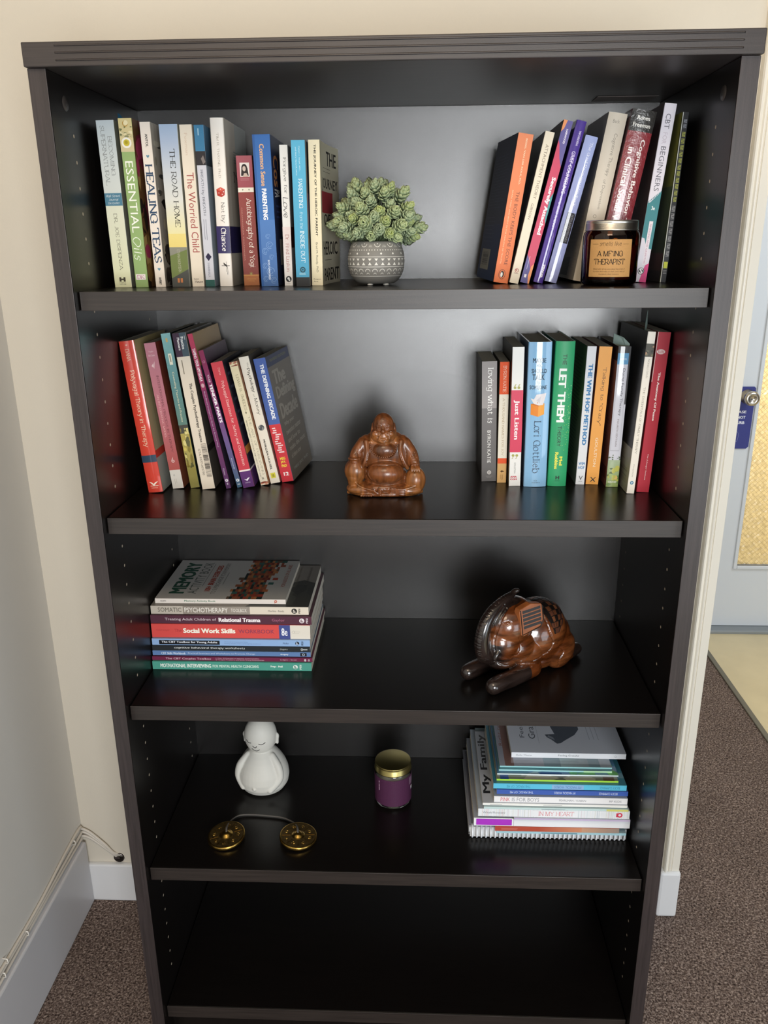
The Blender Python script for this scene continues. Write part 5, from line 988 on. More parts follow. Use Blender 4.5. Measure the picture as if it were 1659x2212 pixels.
# --- laughing seated figure, dark honey wood (x right, y back, z up; faces -y)
lb = empty('wooden_laughing_figurine', (-.0135, .158, SZ[2] + .0006)); tag(lb, 'carved brown wood laughing seated monk figurine with a round bare belly', 'figurine')
E_ = lambda c, r, *a: ('e', mm(*c), mm(*r), *a)
pr = [E_((0, 4, 66), (45, 25, 36)), E_((-30, 4, 76), (15, 17, 20)), E_((28, 4, 76), (15, 17, 20)),       # torso, shoulders
      E_((1, -16, 38), (31, 24, 20)), E_((1, 0, 28), (36, 28, 22)),                                      # belly
      E_((-48, -10, 39), (18.5, 18, 21)), E_((50, -12, 24), (17, 18, 22)), E_((49, -8, 14), (16, 18, 13)), # knees
      E_((0, 2, 10), (58, 30, 10)), E_((-46, -10, 9), (18, 18, 9)), E_((30, -22, 9), (30, 11, 9)), E_((-34, -20, 10), (28, 12, 9)),
      ('c', [mm(-50, -14, 30), mm(-52, -14, 14), mm(-60, -14, 3)], mm(13, 9, 3)),
      E_((-2, -4, 114), (17.5, 17, 20)), E_((-2, -7, 98), (20.5, 17.5, 15)), E_((-2, -12, 92), (13, 12, 9)),  # cranium, cheeks, chin
      E_((-14, -17, 102), (6.5, 5.5, 6)), E_((9.5, -17, 102), (6.5, 5.5, 6)),
      E_((-2, -22.5, 107), (3.6, 3.8, 4.4)), ('c', [mm(-2, -20.5, 114), mm(-2, -22, 109)], mm(1.8, 2.4)),
      ('c', [mm(-12, -22, 96), mm(-8, -25, 92.5), mm(-2, -26, 91), mm(4, -25, 92.5), mm(8, -22, 96)], mm(1.4, 1.8, 2, 1.8, 1.4)),
      ('c', [mm(-18.5, -2, 115), mm(-20.5, -3, 104), mm(-21.5, -6, 94), mm(-22, -11, 87)], mm(2.6, 2.4, 2.8, 3.4)),
      ('c', [mm(14.5, -2, 115), mm(16.5, -3, 104), mm(17.5, -6, 94), mm(18, -11, 87)], mm(2.6, 2.4, 2.8, 3.4)),
      ('c', [mm(-34, 0, 82), mm(-46, -6, 68), mm(-50, -14, 58), mm(-49, -17, 56)], mm(12, 10, 8, 7)),         # arms
      ('c', [mm(31, 0, 82), mm(43, -4, 66), mm(49, -14, 52), mm(49, -18, 49)], mm(12, 10.5, 8, 6)),
      ('l', [(.006, .055), (.0075, .058), (.0105, .0605), (.0108, .0625), (.0095, .0628)], mm(-49, -17, 0), (1, .8))]
for i in range(4): pr.append(('c', [mm(43.5 + i * 4, -21, 50), mm(44 + i * 4, -26, 46), mm(44.5 + i * 4, -27.5, 42)], mm(1.8, 1.8, 1.5)))
for i in range(5): pr.append(('c', [mm(-38 + i * 4.1, -27, 3.4), mm(-38 + i * 4.1, -33, 2.6)], mm(2.3, 2.1)))
pr += [('c', [mm(-8, -20, 12), mm(-8, -28, 8)], mm(5, 5))]
for i in range(5): pr.append(('c', [mm(-10, -32, 15 - i * 2.9), mm(-6.5, -34, 14.6 - i * 2.9)], mm(1.5, 1.4)))
pr += [('c', [mm(-30, -12, 88), mm(-28, -19, 74), mm(-31, -22, 58), mm(-36, -20, 48)], mm(4, 3.6, 3.4, 3)), ('c', [mm(27, -12, 88), mm(26, -19, 74), mm(32, -22, 56), mm(37, -20, 46)], mm(4, 3.6, 3.4, 3)),   # open robe edges
       E_((0, -14, 74), (20, 12, 14)), ('c', [mm(-40, 0, 72), mm(-46, -6, 56)], mm(12, 12)), ('c', [mm(38, 0, 72), mm(44, -4, 54)], mm(12, 12)),
       ('c', [mm(-60, -10, 3.4), mm(-40, -26, 3.6), mm(-14, -30, 3.6), mm(16, -30, 3.6), mm(44, -24, 3.4), mm(60, -8, 3.2)], mm(3, 3.4, 3.4, 3.4, 3.2, 3)),
       E_((-1, 8, 84), (34, 18, 20)), E_((-1, 6, 76), (44, 20, 24)), E_((0, -4, 12), (58, 26, 11.5))]
for k in range(4): pr.append(('c', [mm(-50 + k * 5, -22 - k, 24 - k * 4), mm(-38 + k * 5, -29, 16 - k * 3), mm(-16 + k * 2, -33, 11 - k * 2)], mm(1.8, 1.8, 1.2)))
for k in range(4): pr.append(('c', [mm(50 - k * 4, -28, 18 - k * 3.5), mm(30, -32, 13 - k * 3), mm(10, -31, 15 - k * 2.4)], mm(1.8, 1.8, 1.2)))
body = blob('carved_body', pr, .0008, 3, lb)
G = []
for sx in (-1, 1):
    X = lambda x, y, z: mm(-2 + sx * x, y, z)
    G += [([X(4.5, -25, 110.6), X(9, -24, 112.2), X(14, -22, 109)], .0012, .0014), ([X(4.5, -24, 108.6), X(9, -24, 110), X(13.5, -22, 107.4)], .0009, .0008),
          ([X(3.5, -24, 116.4), X(9, -22, 118), X(16, -18, 114.5)], .0014, -.0007), ([X(4.5, -27, 104), X(8, -27, 100), X(12, -25, 96), X(12, -24, 92)], .0012, .0012)]
G += [([mm(-11, -26, 98.5), mm(-7, -28, 94.6), mm(-2, -29, 93.3), mm(3, -28, 94.6), mm(7, -26, 98.5)], .0016, .0022), ([mm(-8, -27, 97.8), mm(-2, -28, 97.0), mm(4, -27, 97.8)], .0010, -.0006),
      ([mm(-6, -28, 91), mm(-2, -28, 90), mm(2, -28, 91)], .0012, .0006),
      ([mm(-26, -24, 56), mm(0, -34, 57.5), mm(28, -24, 56)], .0014, .0016), ([mm(-29, -28, 40), mm(-26, -34, 26), mm(-8, -36, 17), mm(14, -36, 17), mm(30, -32, 27)], .0014, .0016),
      ([mm(-26, -16, 86), mm(-24, -24, 73), mm(-27, -26, 60), mm(-31, -24, 50)], .0012, .0016), ([mm(23, -16, 86), mm(22, -24, 73), mm(28, -26, 58), mm(32, -24, 48)], .0012, .0016)]
for k in range(3): G.append(([mm(-42 - k * 3, -22, 82 - k * 5), mm(-38 - k * 3, -24, 76 - k * 5), mm(-35 - k * 2, -24, 66 - k * 4)], .0011, .0012)); G.append(([mm(41 + k * 3, -20, 66 - k * 3), mm(47 + k * 2, -22, 70 - k * 4), mm(53 + k, -20, 76 - k * 5)], .0011, .0013))
G.append(([mm(42, -22, 52), mm(50, -26, 53), mm(58, -18, 52)], .0012, .0012))
carve(body, G)
def cb(co, n):
    base = lin('7a4624'); dark = lin('3f2415'); t = .15
    if abs(co.x) > .034: t -= .5 * max(0, min(1, (.055 - co.z) / .012))
    t -= .45 * max(0, min(1, (.107 - co.z) / .006)) * max(0, min(1, (co.z - .083) / .003)) * (1 if abs(co.x + .002) < .024 and co.y < -.004 else 0)
    t += .45 * max(0, min(1, (co.z - .059) / .004)) * max(0, min(1, (.086 - co.z) / .003)) * max(0, min(1, (.025 - abs(co.x)) / .003)) * (1 if co.y < -.01 else 0)
    t += .25 * max(0, min(1, (co.z - .107) / .006))
    return mixc(base, dark, t) if t > 0 else mixc(base, lin('a8703a'), -t)
paint(body, cb); body.data.materials.append(M_wood)
b = MB(); nk = 21
bead = None
for i in range(nk):
    a = math.pi * (i / (nk - 1)); x = -.002 - .0215 * math.cos(a); z = .0835 - .0195 * math.sin(a); y = -.0195 - .0035 * math.sin(a)
    # rest each bead on the chest
    hit, loc, nn, _ = body.ray_cast(Vector((x, -.08, z)), Vector((0, 1, 0)))
    if hit: y = loc.y
    if bead is None:
        bm = bmesh.new(); bmesh.ops.create_icosphere(bm, subdivisions=2, radius=.00165); me = bpy.data.meshes.new('bead'); bm.to_mesh(me); bm.free(); me.materials.append(mat('bead_wood', '6b3d20', rough=.3, coat=.4)); me.polygons.foreach_set('use_smooth', [True] * len(me.polygons))
        bead = bpy.data.objects.new('bead', me); o = bead
    else: o = bead.copy()
    COL.objects.link(o); o.parent = lb; o.location = (x, y, z)

# --- lacquered wooden elephant lying down (x forward, y its left, z up)
el = empty('wooden_elephant', (.235, .165, SZ[3] + .0006), (0, 0, R(-140))); tag(el, 'lacquered two-tone wooden elephant lying down with striped ear and checkered blanket', 'figurine')
pr = [E_((-18, 2, 64), (60, 52, 62)), E_((-46, 0, 52), (42, 48, 50)), E_((14, 2, 50), (46, 44, 44)), E_((-16, 0, 24), (58, 46, 24)),
      E_((52, 0, 100), (44, 41, 44)), E_((36, 0, 114), (32, 34, 32)), E_((66, 0, 72), (38, 36, 40)), E_((40, 0, 62), (44, 43, 34)),
      E_((-44, 38, 36), (36, 18, 36)), E_((-44, -38, 36), (36, 18, 36)),
      ('c', [mm(20, 30, 18), mm(62, 32, 15), mm(98, 31, 15), mm(112, 31, 14)], mm(18, 15, 14.5, 14)), ('c', [mm(20, -30, 18), mm(62, -32, 15), mm(98, -31, 15), mm(112, -31, 14)], mm(18, 15, 14.5, 14)),
      ('c', [mm(-64, 30, 14), mm(-88, 28, 12), mm(-104, 26, 12)], mm(14, 12, 11)), ('c', [mm(-64, -30, 14), mm(-88, -30, 12), mm(-112, -28, 12)], mm(14, 12, 11)),
      ('c', [mm(84, 0, 50), mm(104, 0, 58), mm(112, 0, 82), mm(106, 0, 112), mm(88, 0, 134), mm(62, 0, 147), mm(44, 0, 152)], mm(15, 14.5, 13, 12, 10.5, 8, 6)),
      ('c', [mm(46, 0, 150), mm(38, 0, 156), mm(34, 3, 158)], mm(6, 5, 4)), E_((64, 0, 40), (32, 28, 18))]
for s_ in (1, -1): pr.append(('c', [mm(86, 20 * s_, 74), mm(97, 22 * s_, 66), mm(102, 22 * s_, 58)], mm(5, 4, 3)))
eb = blob('carved_body', pr, .0012, 5, el)
G = []
for s_ in (1, -1):
    G += [([mm(100, 10 * s_, 50), mm(76, 34 * s_, 38), mm(40, 48 * s_, 34), mm(6, 54 * s_, 46), mm(-8, 54 * s_, 66)], .0020, .0018),
          ([mm(-8, 54 * s_, 66), mm(-2, 50 * s_, 86), mm(0, 44 * s_, 104), mm(-2, 20 * s_, 122)], .0020, .0018),
          ([mm(-26, 52 * s_, 52), mm(-34, 56 * s_, 40), mm(-26, 56 * s_, 26), mm(-30, 52 * s_, 8)], .0022, .0020),
          ([mm(77, 34 * s_, 122), mm(84, 32 * s_, 127.5), mm(92, 26 * s_, 123), mm(85, 31 * s_, 118.5), mm(77, 34 * s_, 122)], .0014, .0014), ([mm(83, 33 * s_, 123), mm(86, 32 * s_, 123)], .0020, -.0012),
          ([mm(70, 16 * s_, 146), mm(90, 18 * s_, 118), mm(100, 16 * s_, 92), mm(98, 18 * s_, 70)], .0022, .0022), ([mm(64, 40 * s_, 92), mm(60, 44 * s_, 78), mm(66, 42 * s_, 60), mm(84, 30 * s_, 46)], .0018, .0010)]
for i in range(26):
    a = i / 25; P = catmull([mm(100, 0, 46), mm(118, 0, 62), mm(125, 0, 84), mm(118, 0, 114), mm(98, 0, 142), mm(66, 0, 157), mm(46, 0, 160)], 10); q = P[int(a * (len(P) - 1))]
    w = .010 - .004 * a; G.append(([(q[0] - .001, -w, q[2] - .001), q, (q[0] - .001, w, q[2] - .001)], .0011, .0010))
for s_ in (1, -1):
    for k in range(3): G.append(([mm(118, (25 + k * 6) * s_, 3), mm(126, (26 + k * 5) * s_, 6), mm(124, (26 + k * 5) * s_, 11)], .0013, .0010))
carve(eb, G)
def ce(co, n):
    w1, w2, dk = lin('55290f'), lin('784626'), lin('241b18')
    t = .5 + .5 * math.sin(co.x * 60 + co.z * 90 + co.y * 30)
    c = mixc(w1, w2, t * .6)
    if co.z < .034 and co.x > .036 and abs(co.y) > .012: c = mixc(dk, c, (co.z - .028) / .006)
    if co.x < -.078 and co.z < .034: c = dk
    # trunk: the arch in front of the forehead
    d = min(((co.x - q[0]) ** 2 + (co.z - q[2]) ** 2) ** .5 for q in TR)
    if abs(co.y) < .0150 and d < .0145 and co.x > .03: c = mixc(dk, c, (d - .0125) / .002)
    if co.x > .084 and .05 < co.z < .08 and abs(co.y) > .012: c = mixc(c, dk, (co.x - .084) / .008)
    if co.x > .05 and co.z < .052 and co.z > .03: c = mixc(c, dk, (co.x - .05) / .04)
    return c
TR = catmull([mm(84, 0, 50), mm(106, 0, 58), mm(114, 0, 82), mm(108, 0, 112), mm(90, 0, 134), mm(62, 0, 147), mm(34, 0, 158)], 6)
paint(eb, ce); eb.data.materials.append(M_wood2)
def drape(o, pts, lift, n=1):
    """project a 3D outline onto the figure and return surface points lifted along the normal"""
    out = []
    for p in pts:
        ok, loc, nn, _ = o.closest_point_on_mesh(Vector(p)); out.append(loc + nn * lift)
    return out
M_inlay = mat('inlay_lacquer', attr=True, rough=.45, spec=.3, coat=.2, coat_rough=.25, noise_amt=.25, nscale=60)
# blanket: a saddle patch of inlaid lozenges over the back, each tile its own piece
def saddle(u, v):   # u 0..1 from the ear line back, v -1..1 across the back
    ang = v * R(70); x = .006 - u * (.082 - .068 * abs(v) ** 2) - .016 * abs(v)
    return Vector((x, .070 * math.sin(ang), .058 + .075 * math.cos(ang)))
b = MB()
nu, nv = 14, 36
g = [[None] * (nv + 1) for _ in range(nu + 1)]
for i in range(nu + 1):
    for j in range(nv + 1):
        ok, loc, nn, _ = eb.closest_point_on_mesh(saddle(i / nu, j / nv * 2 - 1)); g[i][j] = loc + nn * .0006
vs = [p for row in g for p in row]
b.add(vs, [(i * (nv + 1) + j, i * (nv + 1) + j + 1, (i + 1) * (nv + 1) + j + 1, (i + 1) * (nv + 1) + j) for i in range(nu) for j in range(nv)], lin('1d1715'))
b.build('blanket', M_inlay, el, smooth=True)
rr = random.Random(6)
pal = [lin(c) for c in ('16100e', '5a3420', '33201a', '6a4028', '120d0c', '4f2e20')]
tu, tv = 6, 15
bl_ = [o for o in el.children if o.name.startswith('blanket')][0]
for i in range(tu):
    for j in range(tv):
        u0, u1 = (i + .14) / tu, (i + .92) / tu; v0, v1 = (j + .08) / tv * 2 - 1, (j + .94) / tv * 2 - 1
        b = MB(); q = []
        for uu, vv in ((u0, v0), ((u0 + u1) / 2, v0), (u1, v0), (u1, (v0 + v1) / 2), (u1, v1), ((u0 + u1) / 2, v1), (u0, v1), (u0, (v0 + v1) / 2)):
            ok, loc, nn, _ = eb.closest_point_on_mesh(saddle(uu, vv)); q.append((loc, nn))
        cen = sum((a[0] for a in q), Vector()) / 8; ok, cl, cn, _ = eb.closest_point_on_mesh(cen)
        b.add([a + n_ * .0012 for a, n_ in q] + [cl + cn * .0014] + [a + n_ * .0004 for a, n_ in q], [(k, (k + 1) % 8, 8) for k in range(8)] + [(k, 9 + k, 9 + (k + 1) % 8, (k + 1) % 8) for k in range(8)], pal[(i + j) % 2] if rr.random() < .5 else rr.choice(pal))
        b.build('inlay_tile', M_inlay, bl_)
for s_ in (1, -1):
    ea = empty('ear'); 
    # striped ear: a flat tapering plate standing off the side of the head
    def ep(u, w_, off=0):
        x = .062 - .040 * u; z = (.144 if s_ > 0 else .126) - .050 * w_ + .006 * u + (.008 * (u - .5) ** 2 * 4 * (w_ - .5)); y = ((.0345 if s_ > 0 else .027) + .0150 * u + .008 * w_ + off) * s_
        return (x, y, z)
    b = MB(); out = [(.06, 0), (.5, -.05), (.94, -.02), (1, .1), (1, .62), (.86, .82), (.1, 1.05), (0, 1.02), (0, .1)]
    n = len(out); vs = [ep(u, w_) for u, w_ in out] + [ep(u, w_, -.012) for u, w_ in out]
    b.add(vs, [tuple(range(n)) if s_ < 0 else tuple(range(n))[::-1], tuple(range(n, 2 * n))] + [(i, (i + 1) % n, n + (i + 1) % n, n + i) for i in range(n)], lin('8a4e26'))
    eo = b.build('ear', M_inlay, el, bevel=.001)
    for k in range(5):
        w0 = .07 + k * .145; b = MB()
        b.add([ep(.12, w0 + .02, .0004), ep(.88, w0 - .01, .0004), ep(.88, w0 + .085, .0004), ep(.12, w0 + .125, .0004), ep(.12, w0 + .02, -.004), ep(.88, w0 - .01, -.004), ep(.88, w0 + .085, -.004), ep(.12, w0 + .105, -.004)],
              [(0, 1, 2, 3), (4, 5, 1, 0), (5, 6, 2, 1), (6, 7, 3, 2), (7, 4, 0, 3)], lin('1a1412')); b.build('ear_stripe', M_inlay, eo)
    b = MB(); fr_ = [ep(u, w_, .0008) for u, w_ in [(.04, .03), (.04, 1.0), (.82, .82), (.96, .62), (.96, .05)]]; b.tube(fr_, .0009, 6, lin('1a1412')); b.build('ear_rim', M_inlay, eo)
    bpy.data.objects.remove(ea)

# --- white ceramic sitting child-monk
wf = empty('white_monk_figurine', (-.2705, .252, SZ[4] + .0006), (0, 0, R(-5))); tag(wf, 'matte white ceramic bald monk figurine with closed eyes, ears and round body', 'figurine')
pr = [('l', [(.034, 0), (.043, .004), (.0505, .016), (.053, .030), (.0515, .044), (.047, .058), (.040, .071), (.033, .081), (.026, .089), (.018, .094)], (0, 0, 0), (1, .92)),
      E_((0, -2, 122), (32.5, 31, 40)), E_((-32.5, 0, 119), (5, 4, 8)), ('c', [mm(-33, 0, 116), mm(-33, 0, 104)], mm(3.6, 3)), E_((32.5, 0, 119), (5, 4, 8)), ('c', [mm(33, 0, 116), mm(33, 0, 104)], mm(3.6, 3)),
      ('c', [mm(-24, -14, 82), mm(-39, -22, 62), mm(-43, -24, 38), mm(-32, -34, 19)], mm(7, 8, 8, 6)), ('c', [mm(24, -14, 82), mm(38, -22, 62), mm(40, -26, 38), mm(24, -39, 19)], mm(7, 8, 8, 6.5)), E_((-6, -48, 24), (3, 3, 3))]
wb_ = blob('ceramic_body', pr, .0014, 5, wf)
M_cer = mat('matte_white_ceramic', 'd8d6ce', rough=.55, bump=.05, bscale=500); wb_.data.materials.append(M_cer)
M_ink = mat('black_paint_line', '14120f', rough=.4)
def face_line(pts, r=.0006):
    P = []
    for x, z in catmull(pts, 6):
        hit, loc, nn, _ = wb_.ray_cast(Vector((x / 1000, -.1, z / 1000)), Vector((0, 1, 0))); P.append(loc)
    b = MB(); b.tube(P, r, 6); return b
for nm_, pts in (('painted_eye', [(-22, 123), (-17, 119), (-11, 120)]), ('painted_eye', [(4, 120), (10, 118), (17, 121.5)]), ('painted_nose', [(-8.5, 114), (-5.5, 110.5), (-2, 110.5), (0, 114)]), ('painted_mouth', [(-11, 106), (-7, 102), (-1, 101), (5, 105)])):
    face_line(pts, .0007).build(nm_, M_ink, wf, smooth=True)

# --- brass tingsha cymbals on a leather cord
tg = empty('tingsha_cymbals', (-.247, .09, SZ[4] + .0006)); tag(tg, 'pair of small embossed brass cymbals joined by a grey leather cord', 'cymbals')
M_brass = mat('aged_brass', 'b08f4a', rough=.28, metal=1, noise_amt=.25, nscale=90, bump=.15, bscale=300)
M_brassd = mat('dark_patina_brass', '75603a', rough=.42, metal=.9, noise_amt=.4, nscale=150, bump=.3, bscale=400)
for ci, (x, y, tl) in enumerate(((-.3118, .094, (4, -3)), (-.1783, .096, (3, 3)))):
    b = MB(); b.lathe([(0, .0115), (.002, .0125), (.0055, .0120), (.0085, .0095), (.0095, .0080), (.0115, .0074), (.0125, .0068)], 40); b.lathe([(.0315, .0070), (.0330, .0072), (.0345, .0062), (.0347, .0015), (.0338, .0002), (.030, .0003), (.028, .003), (0, .006)], 56)
    o = b.build('cymbal', M_brass, tg, smooth=True); o.location = (x + .247, y - .09, .0030); o.rotation_euler = (R(tl[0]), R(tl[1]), R(30 * ci))
    b = MB(); b.lathe([(.012, .0069), (.0316, .0069)], 56); b.build('cymbal_face', M_brassd, o)
    rr = random.Random(ci + 3)
    for k in range(8):
        a = 2 * math.pi * k / 8; c, s_ = math.cos(a), math.sin(a); P = []
        sh = rr.choice([[(-3, -2), (0, 2.5), (3, 1), (1, -2.5), (-1, -1)], [(-3, 2), (-2, -2), (1, -2.5), (3, 0), (0, 2)], [(-2.5, 0), (0, 2.6), (2.5, 0), (0, -2.6)], [(-3, -1), (-1, 2), (1, -1.5), (3, 2)]])
        P = [((.0225 + q[1] / 1000) * c - q[0] / 1000 * s_, (.0225 + q[1] / 1000) * s_ + q[0] / 1000 * c, .0073) for q in sh]
        b = MB(); b.tube(catmull(P, 4), .0007, 5); b.build('embossed_symbol', M_brass, o, smooth=True)
        b = MB(); a2 = a + math.pi / 8; b.tube([(.015 * math.cos(a2), .015 * math.sin(a2), .0070), (.030 * math.cos(a2), .030 * math.sin(a2), .0070)], .0004, 4); b.build('embossed_ray', M_brass, o)
P = [(-.3118, .094, .0145), (-.3135, .104, .0165), (-.3145, .122, .010), (-.310, .143, .0045), (-.299, .154, .0035), (-.277, .157, .003), (-.248, .155, .003), (-.219, .151, .003), (-.199, .141, .0035), (-.186, .124, .009), (-.1805, .106, .0165), (-.1783, .096, .0145)]
b = MB(); b.tube(catmull([(x + .247, y - .09, z) for x, y, z in P], 6), .0026, 8, flat=.55); b.build('leather_cord', mat('grey_leather', '5b5753', rough=.6, bump=.3, bscale=600), tg, smooth=True)

# ------------------------------------------------------------------ the two candle jars
def cyl_map(r, ang0): return lambda a, z, off=0: ((r + off) * math.cos(ang0 + a), (r + off) * math.sin(ang0 + a), z)
def cyl_text(b, f, r, txt, w, z0, z1, c, st, off=.0004, cx=0):
    V, F = glyphs(txt, st); xs = [v[0] for v in V]; ys = [v[1] for v in V]
    b.add([f((cx + ((x - min(xs)) / (max(xs) - min(xs)) - .5) * w) / r, z0 + (z1 - z0) * (y - min(ys)) / (max(ys) - min(ys)), off + l_ * 8e-6) for x, y, l_ in V], F, lin(c))
def cyl_patch(b, f, a0, a1, z0, z1, c, off=.0, n=24, th=.0002):
    vs = []
    for i in range(n + 1):
        a = a0 + (a1 - a0) * i / n; vs += [f(a, z0, off + th), f(a, z1, off + th), f(a, z0, off), f(a, z1, off)]
    b.add(vs, [q for i in range(n) for o in (4 * i,) for q in ((o, o + 4, o + 5, o + 1), (o + 2, o + 3, o + 7, o + 6), (o + 1, o + 5, o + 7, o + 3), (o, o + 2, o + 6, o + 4))], lin(c))
def glass(name, col, rough=.02, dens=None):
    m = mat(name, col, rough=rough, trans=1, ior=1.5); return m
c1 = empty('amber_candle_jar', (.3165, .1085, SZ[1] + .0006)); tag(c1, 'amber glass candle jar with silver lid and kraft therapist label', 'candle')
JR = .0395
b = MB(); b.lathe([(.001, .0), (.034, .0), (.0385, .002), (JR, .006), (JR, .066), (.0385, .071), (.0355, .0745), (.0355, .079), (.0340, .079), (.0340, .0745), (.0368, .070), (.0376, .064), (.0376, .008), (.034, .0055), (.001, .0055)], 56, closed=True)
b.build('glass_jar', glass('amber_glass', '8a4410'), c1, smooth=True)
b = MB(); b.lathe([(0, .006), (.0335, .006), (.0370, .009), (.0372, .052), (.036, .0535), (0, .053)], 48); b.build('wax', mat('amber_wax', 'c08a3a', rough=.4), c1, smooth=True)
b = MB(); b.lathe([(0, .0880), (.0350, .0880), (.0362, .0872), (.0366, .0850), (.0358, .0842), (.0366, .0834), (.0366, .0760), (.0372, .0755), (.0372, .0745), (.0362, .0742), (.036, .0748)], 64)
b.build('lid', mat('silver_lid', 'd8d4cc', rough=.3, metal=1, bump=.1, bscale=600), c1, smooth=True)
fa = math.atan2(-1.137 - .11, .04 - .316); f = cyl_map(JR, fa)
b = MB(); cyl_patch(b, f, -.76, .80, .012, .0625, 'b98c55', .0001); b.build('kraft_label', mat('kraft_paper', attr=True, rough=.7, noise_amt=.06, nscale=700), c1)
b = MB(); K = '2a1d12'
cyl_text(b, f, JR, 'smells like', .030, .0535, .0595, K, 'c'); cyl_text(b, f, JR, "A MF'ING", .036, .0395, .0475, K, 'R'); cyl_text(b, f, JR, 'THERAPIST', .044, .0285, .0365, K, 'R')
for i, (t, w) in enumerate((("infused with: tell me more about that, a hint of", .045), ("how does that make you feel?, and a dash of", .045), ("therapeutic silent moments", .028))): cyl_text(b, f, JR, t, w, .0215 - i * .0035, .0238 - i * .0035, '4a3420', 's')
for sx in (-1, 1): cyl_patch(b, f, sx * .43 if sx > 0 else -.66, .66 if sx > 0 else -.43, .0560, .0563, K, .0004)
b.build('label_lettering', GL['matte'], c1)

c2 = empty('purple_candle_jar', (-.0055, .2185, SZ[4] + .0006)); tag(c2, 'plum-labelled candle jar with brushed gold lid standing mid-shelf', 'candle'); r2 = .0362
b = MB(); b.lathe([(.001, 0), (.031, 0), (.035, .002), (r2, .006), (r2, .070), (.0345, .0745), (.0335, .0755), (.0335, .084), (.0320, .084), (.0320, .075), (.0342, .069), (.0342, .010), (.030, .0075), (.001, .0075)], 56, closed=True); b.build('glass_jar', glass('clear_jar_glass', 'eeeeea'), c2, smooth=True)
b = MB(); b.lathe([(0, .008), (.030, .008), (.0338, .0105), (.0338, .060), (0, .0595)], 48); b.build('wax', mat('pale_wax', 'dcd6cc', rough=.5), c2, smooth=True)
b = MB(); b.lathe([(0, .0905), (.0335, .0905), (.0350, .0898), (.0353, .088), (.0345, .0865), (.0356, .0852), (.0360, .0765), (.0366, .0757), (.0364, .0745), (.0352, .0745)], 64); b.build('lid', mat('gold_lid', 'a89a62', rough=.34, metal=1, bump=.08, bscale=900), c2, smooth=True)
fb = math.atan2(-1.137 - .22, .04 + .005); f = cyl_map(r2, fb)
b = MB(); cyl_patch(b, f, -2.9, 2.9, .0075, .0665, '4f2a46', .0001, 60); b.build('plum_label', mat('plum_paper', attr=True, rough=.38, noise_amt=.08, nscale=500), c2)
b = MB()
for z0, z1 in ((.0560, .0600), (.0535, .0542), (.0470, .0520), (.0385, .0462)): cyl_patch(b, f, -.845, -.805, z0, z1, 'd8b8cc', .0004, 2)
cyl_patch(b, f, 1.02, 1.45, .046, .062, '7d6276', .0004, 8); cyl_patch(b, f, 1.2, 1.36, .0325, .0395, 'e8e4ea', .0004, 5)
b.build('label_print', GL['satin'], c2)

# ------------------------------------------------------------------ potted artificial succulent
PX, PY = -.0245, .158
pl = empty('potted_succulent', (PX, PY, SZ[1] + .0006)); tag(pl, 'grey-green artificial succulent in a grey pot with white folk pattern', 'plant')
prof = [(.0, .0015), (.024, .0015), (.030, .0035), (.037, .011), (.0415, .021), (.0430, .032), (.0425, .043), (.0400, .053), (.0365, .0605), (.0350, .0625), (.0335, .0625), (.0335, .056), (0, .054)]
b = MB(); pp = catmull(prof[1:9], 4); b.lathe([prof[0]] + pp + prof[9:], 64); b.build('pot', mat('grey_ceramic', '7f7d78', rough=.55, bump=.06, bscale=300), pl, smooth=True)
def potr(z):
    for (r0, z0), (r1, z1) in zip(pp, pp[1:]):
        if z0 <= z <= z1: return r0 + (r1 - r0) * (z - z0) / (z1 - z0)
    return .035
def pm(a, z): r = potr(z) + .0003; return (r * math.cos(a), r * math.sin(a), z)
b = MB(); WH = lin('e4e2da')
def pdot(a, z, r, r2=None, n=8, hole=0):
    r2 = r2 or r; ra = r / potr(z); vs = []
    for i in range(n + 1):
        t = 2 * math.pi * i / n
        for q in (1, hole): vs.append(pm(a + q * ra * math.cos(t), z + q * r2 * math.sin(t)))
    b.add(vs, [(2 * i, 2 * i + 1, 2 * i + 3, 2 * i + 2) for i in range(n)], WH)
def parc(a, z, r, w, t0=0, t1=180, n=8):
    ra = r / potr(z); vs = []
    for i in range(n + 1):
        t = R(t0 + (t1 - t0) * i / n)
        for q in (1, 1 - w / r): vs.append(pm(a + q * ra * math.cos(t), z + q * r * math.sin(t)))
    b.add(vs, [(2 * i, 2 * i + 1, 2 * i + 3, 2 * i + 2) for i in range(n)], WH)
def pring(z, w, n=96): b.add([pm(2 * math.pi * i / n, z + q) for i in range(n) for q in (0, w)], [(2 * i, 2 * ((i + 1) % n), 2 * ((i + 1) % n) + 1, 2 * i + 1) for i in range(n)], WH)
for z in (.0405, .0262, .0128): pring(z, .0007)
for i in range(28):
    a = 2 * math.pi * i / 28 + .05; da = .0028 / .043
    b.add([pm(a - da, .0385), pm(a + da, .0385), pm(a, .0350)], [(0, 2, 1)], WH); b.add([pm(a - da, .0290), pm(a + da, .0290), pm(a, .0334)], [(0, 1, 2)], WH)
for i in range(14): pdot(2 * math.pi * i / 14, .0455, .0015)
for i in range(64): pdot(2 * math.pi * i / 64, .0505, .0008, n=6)
for i in range(24):
    a = 2 * math.pi * i / 24; parc(a, .0200, .0040, .0008); parc(a, .0160, .0022, .0007)
for i in range(12):
    a = 2 * math.pi * i / 12 + .1; parc(a, .0590, .0045, .0007, 180, 360); pdot(a, .0592, .0008, n=6)
    for q in (-.055, 0, .055): b.add([pm(a + .26 + q - .008, .0545), pm(a + .26 + q + .008, .0545), pm(a + .26 + q * .6, .0585)], [(0, 1, 2)], WH)
b.build('pot_pattern', mat('white_glaze_line', attr=True, rough=.5), pl)
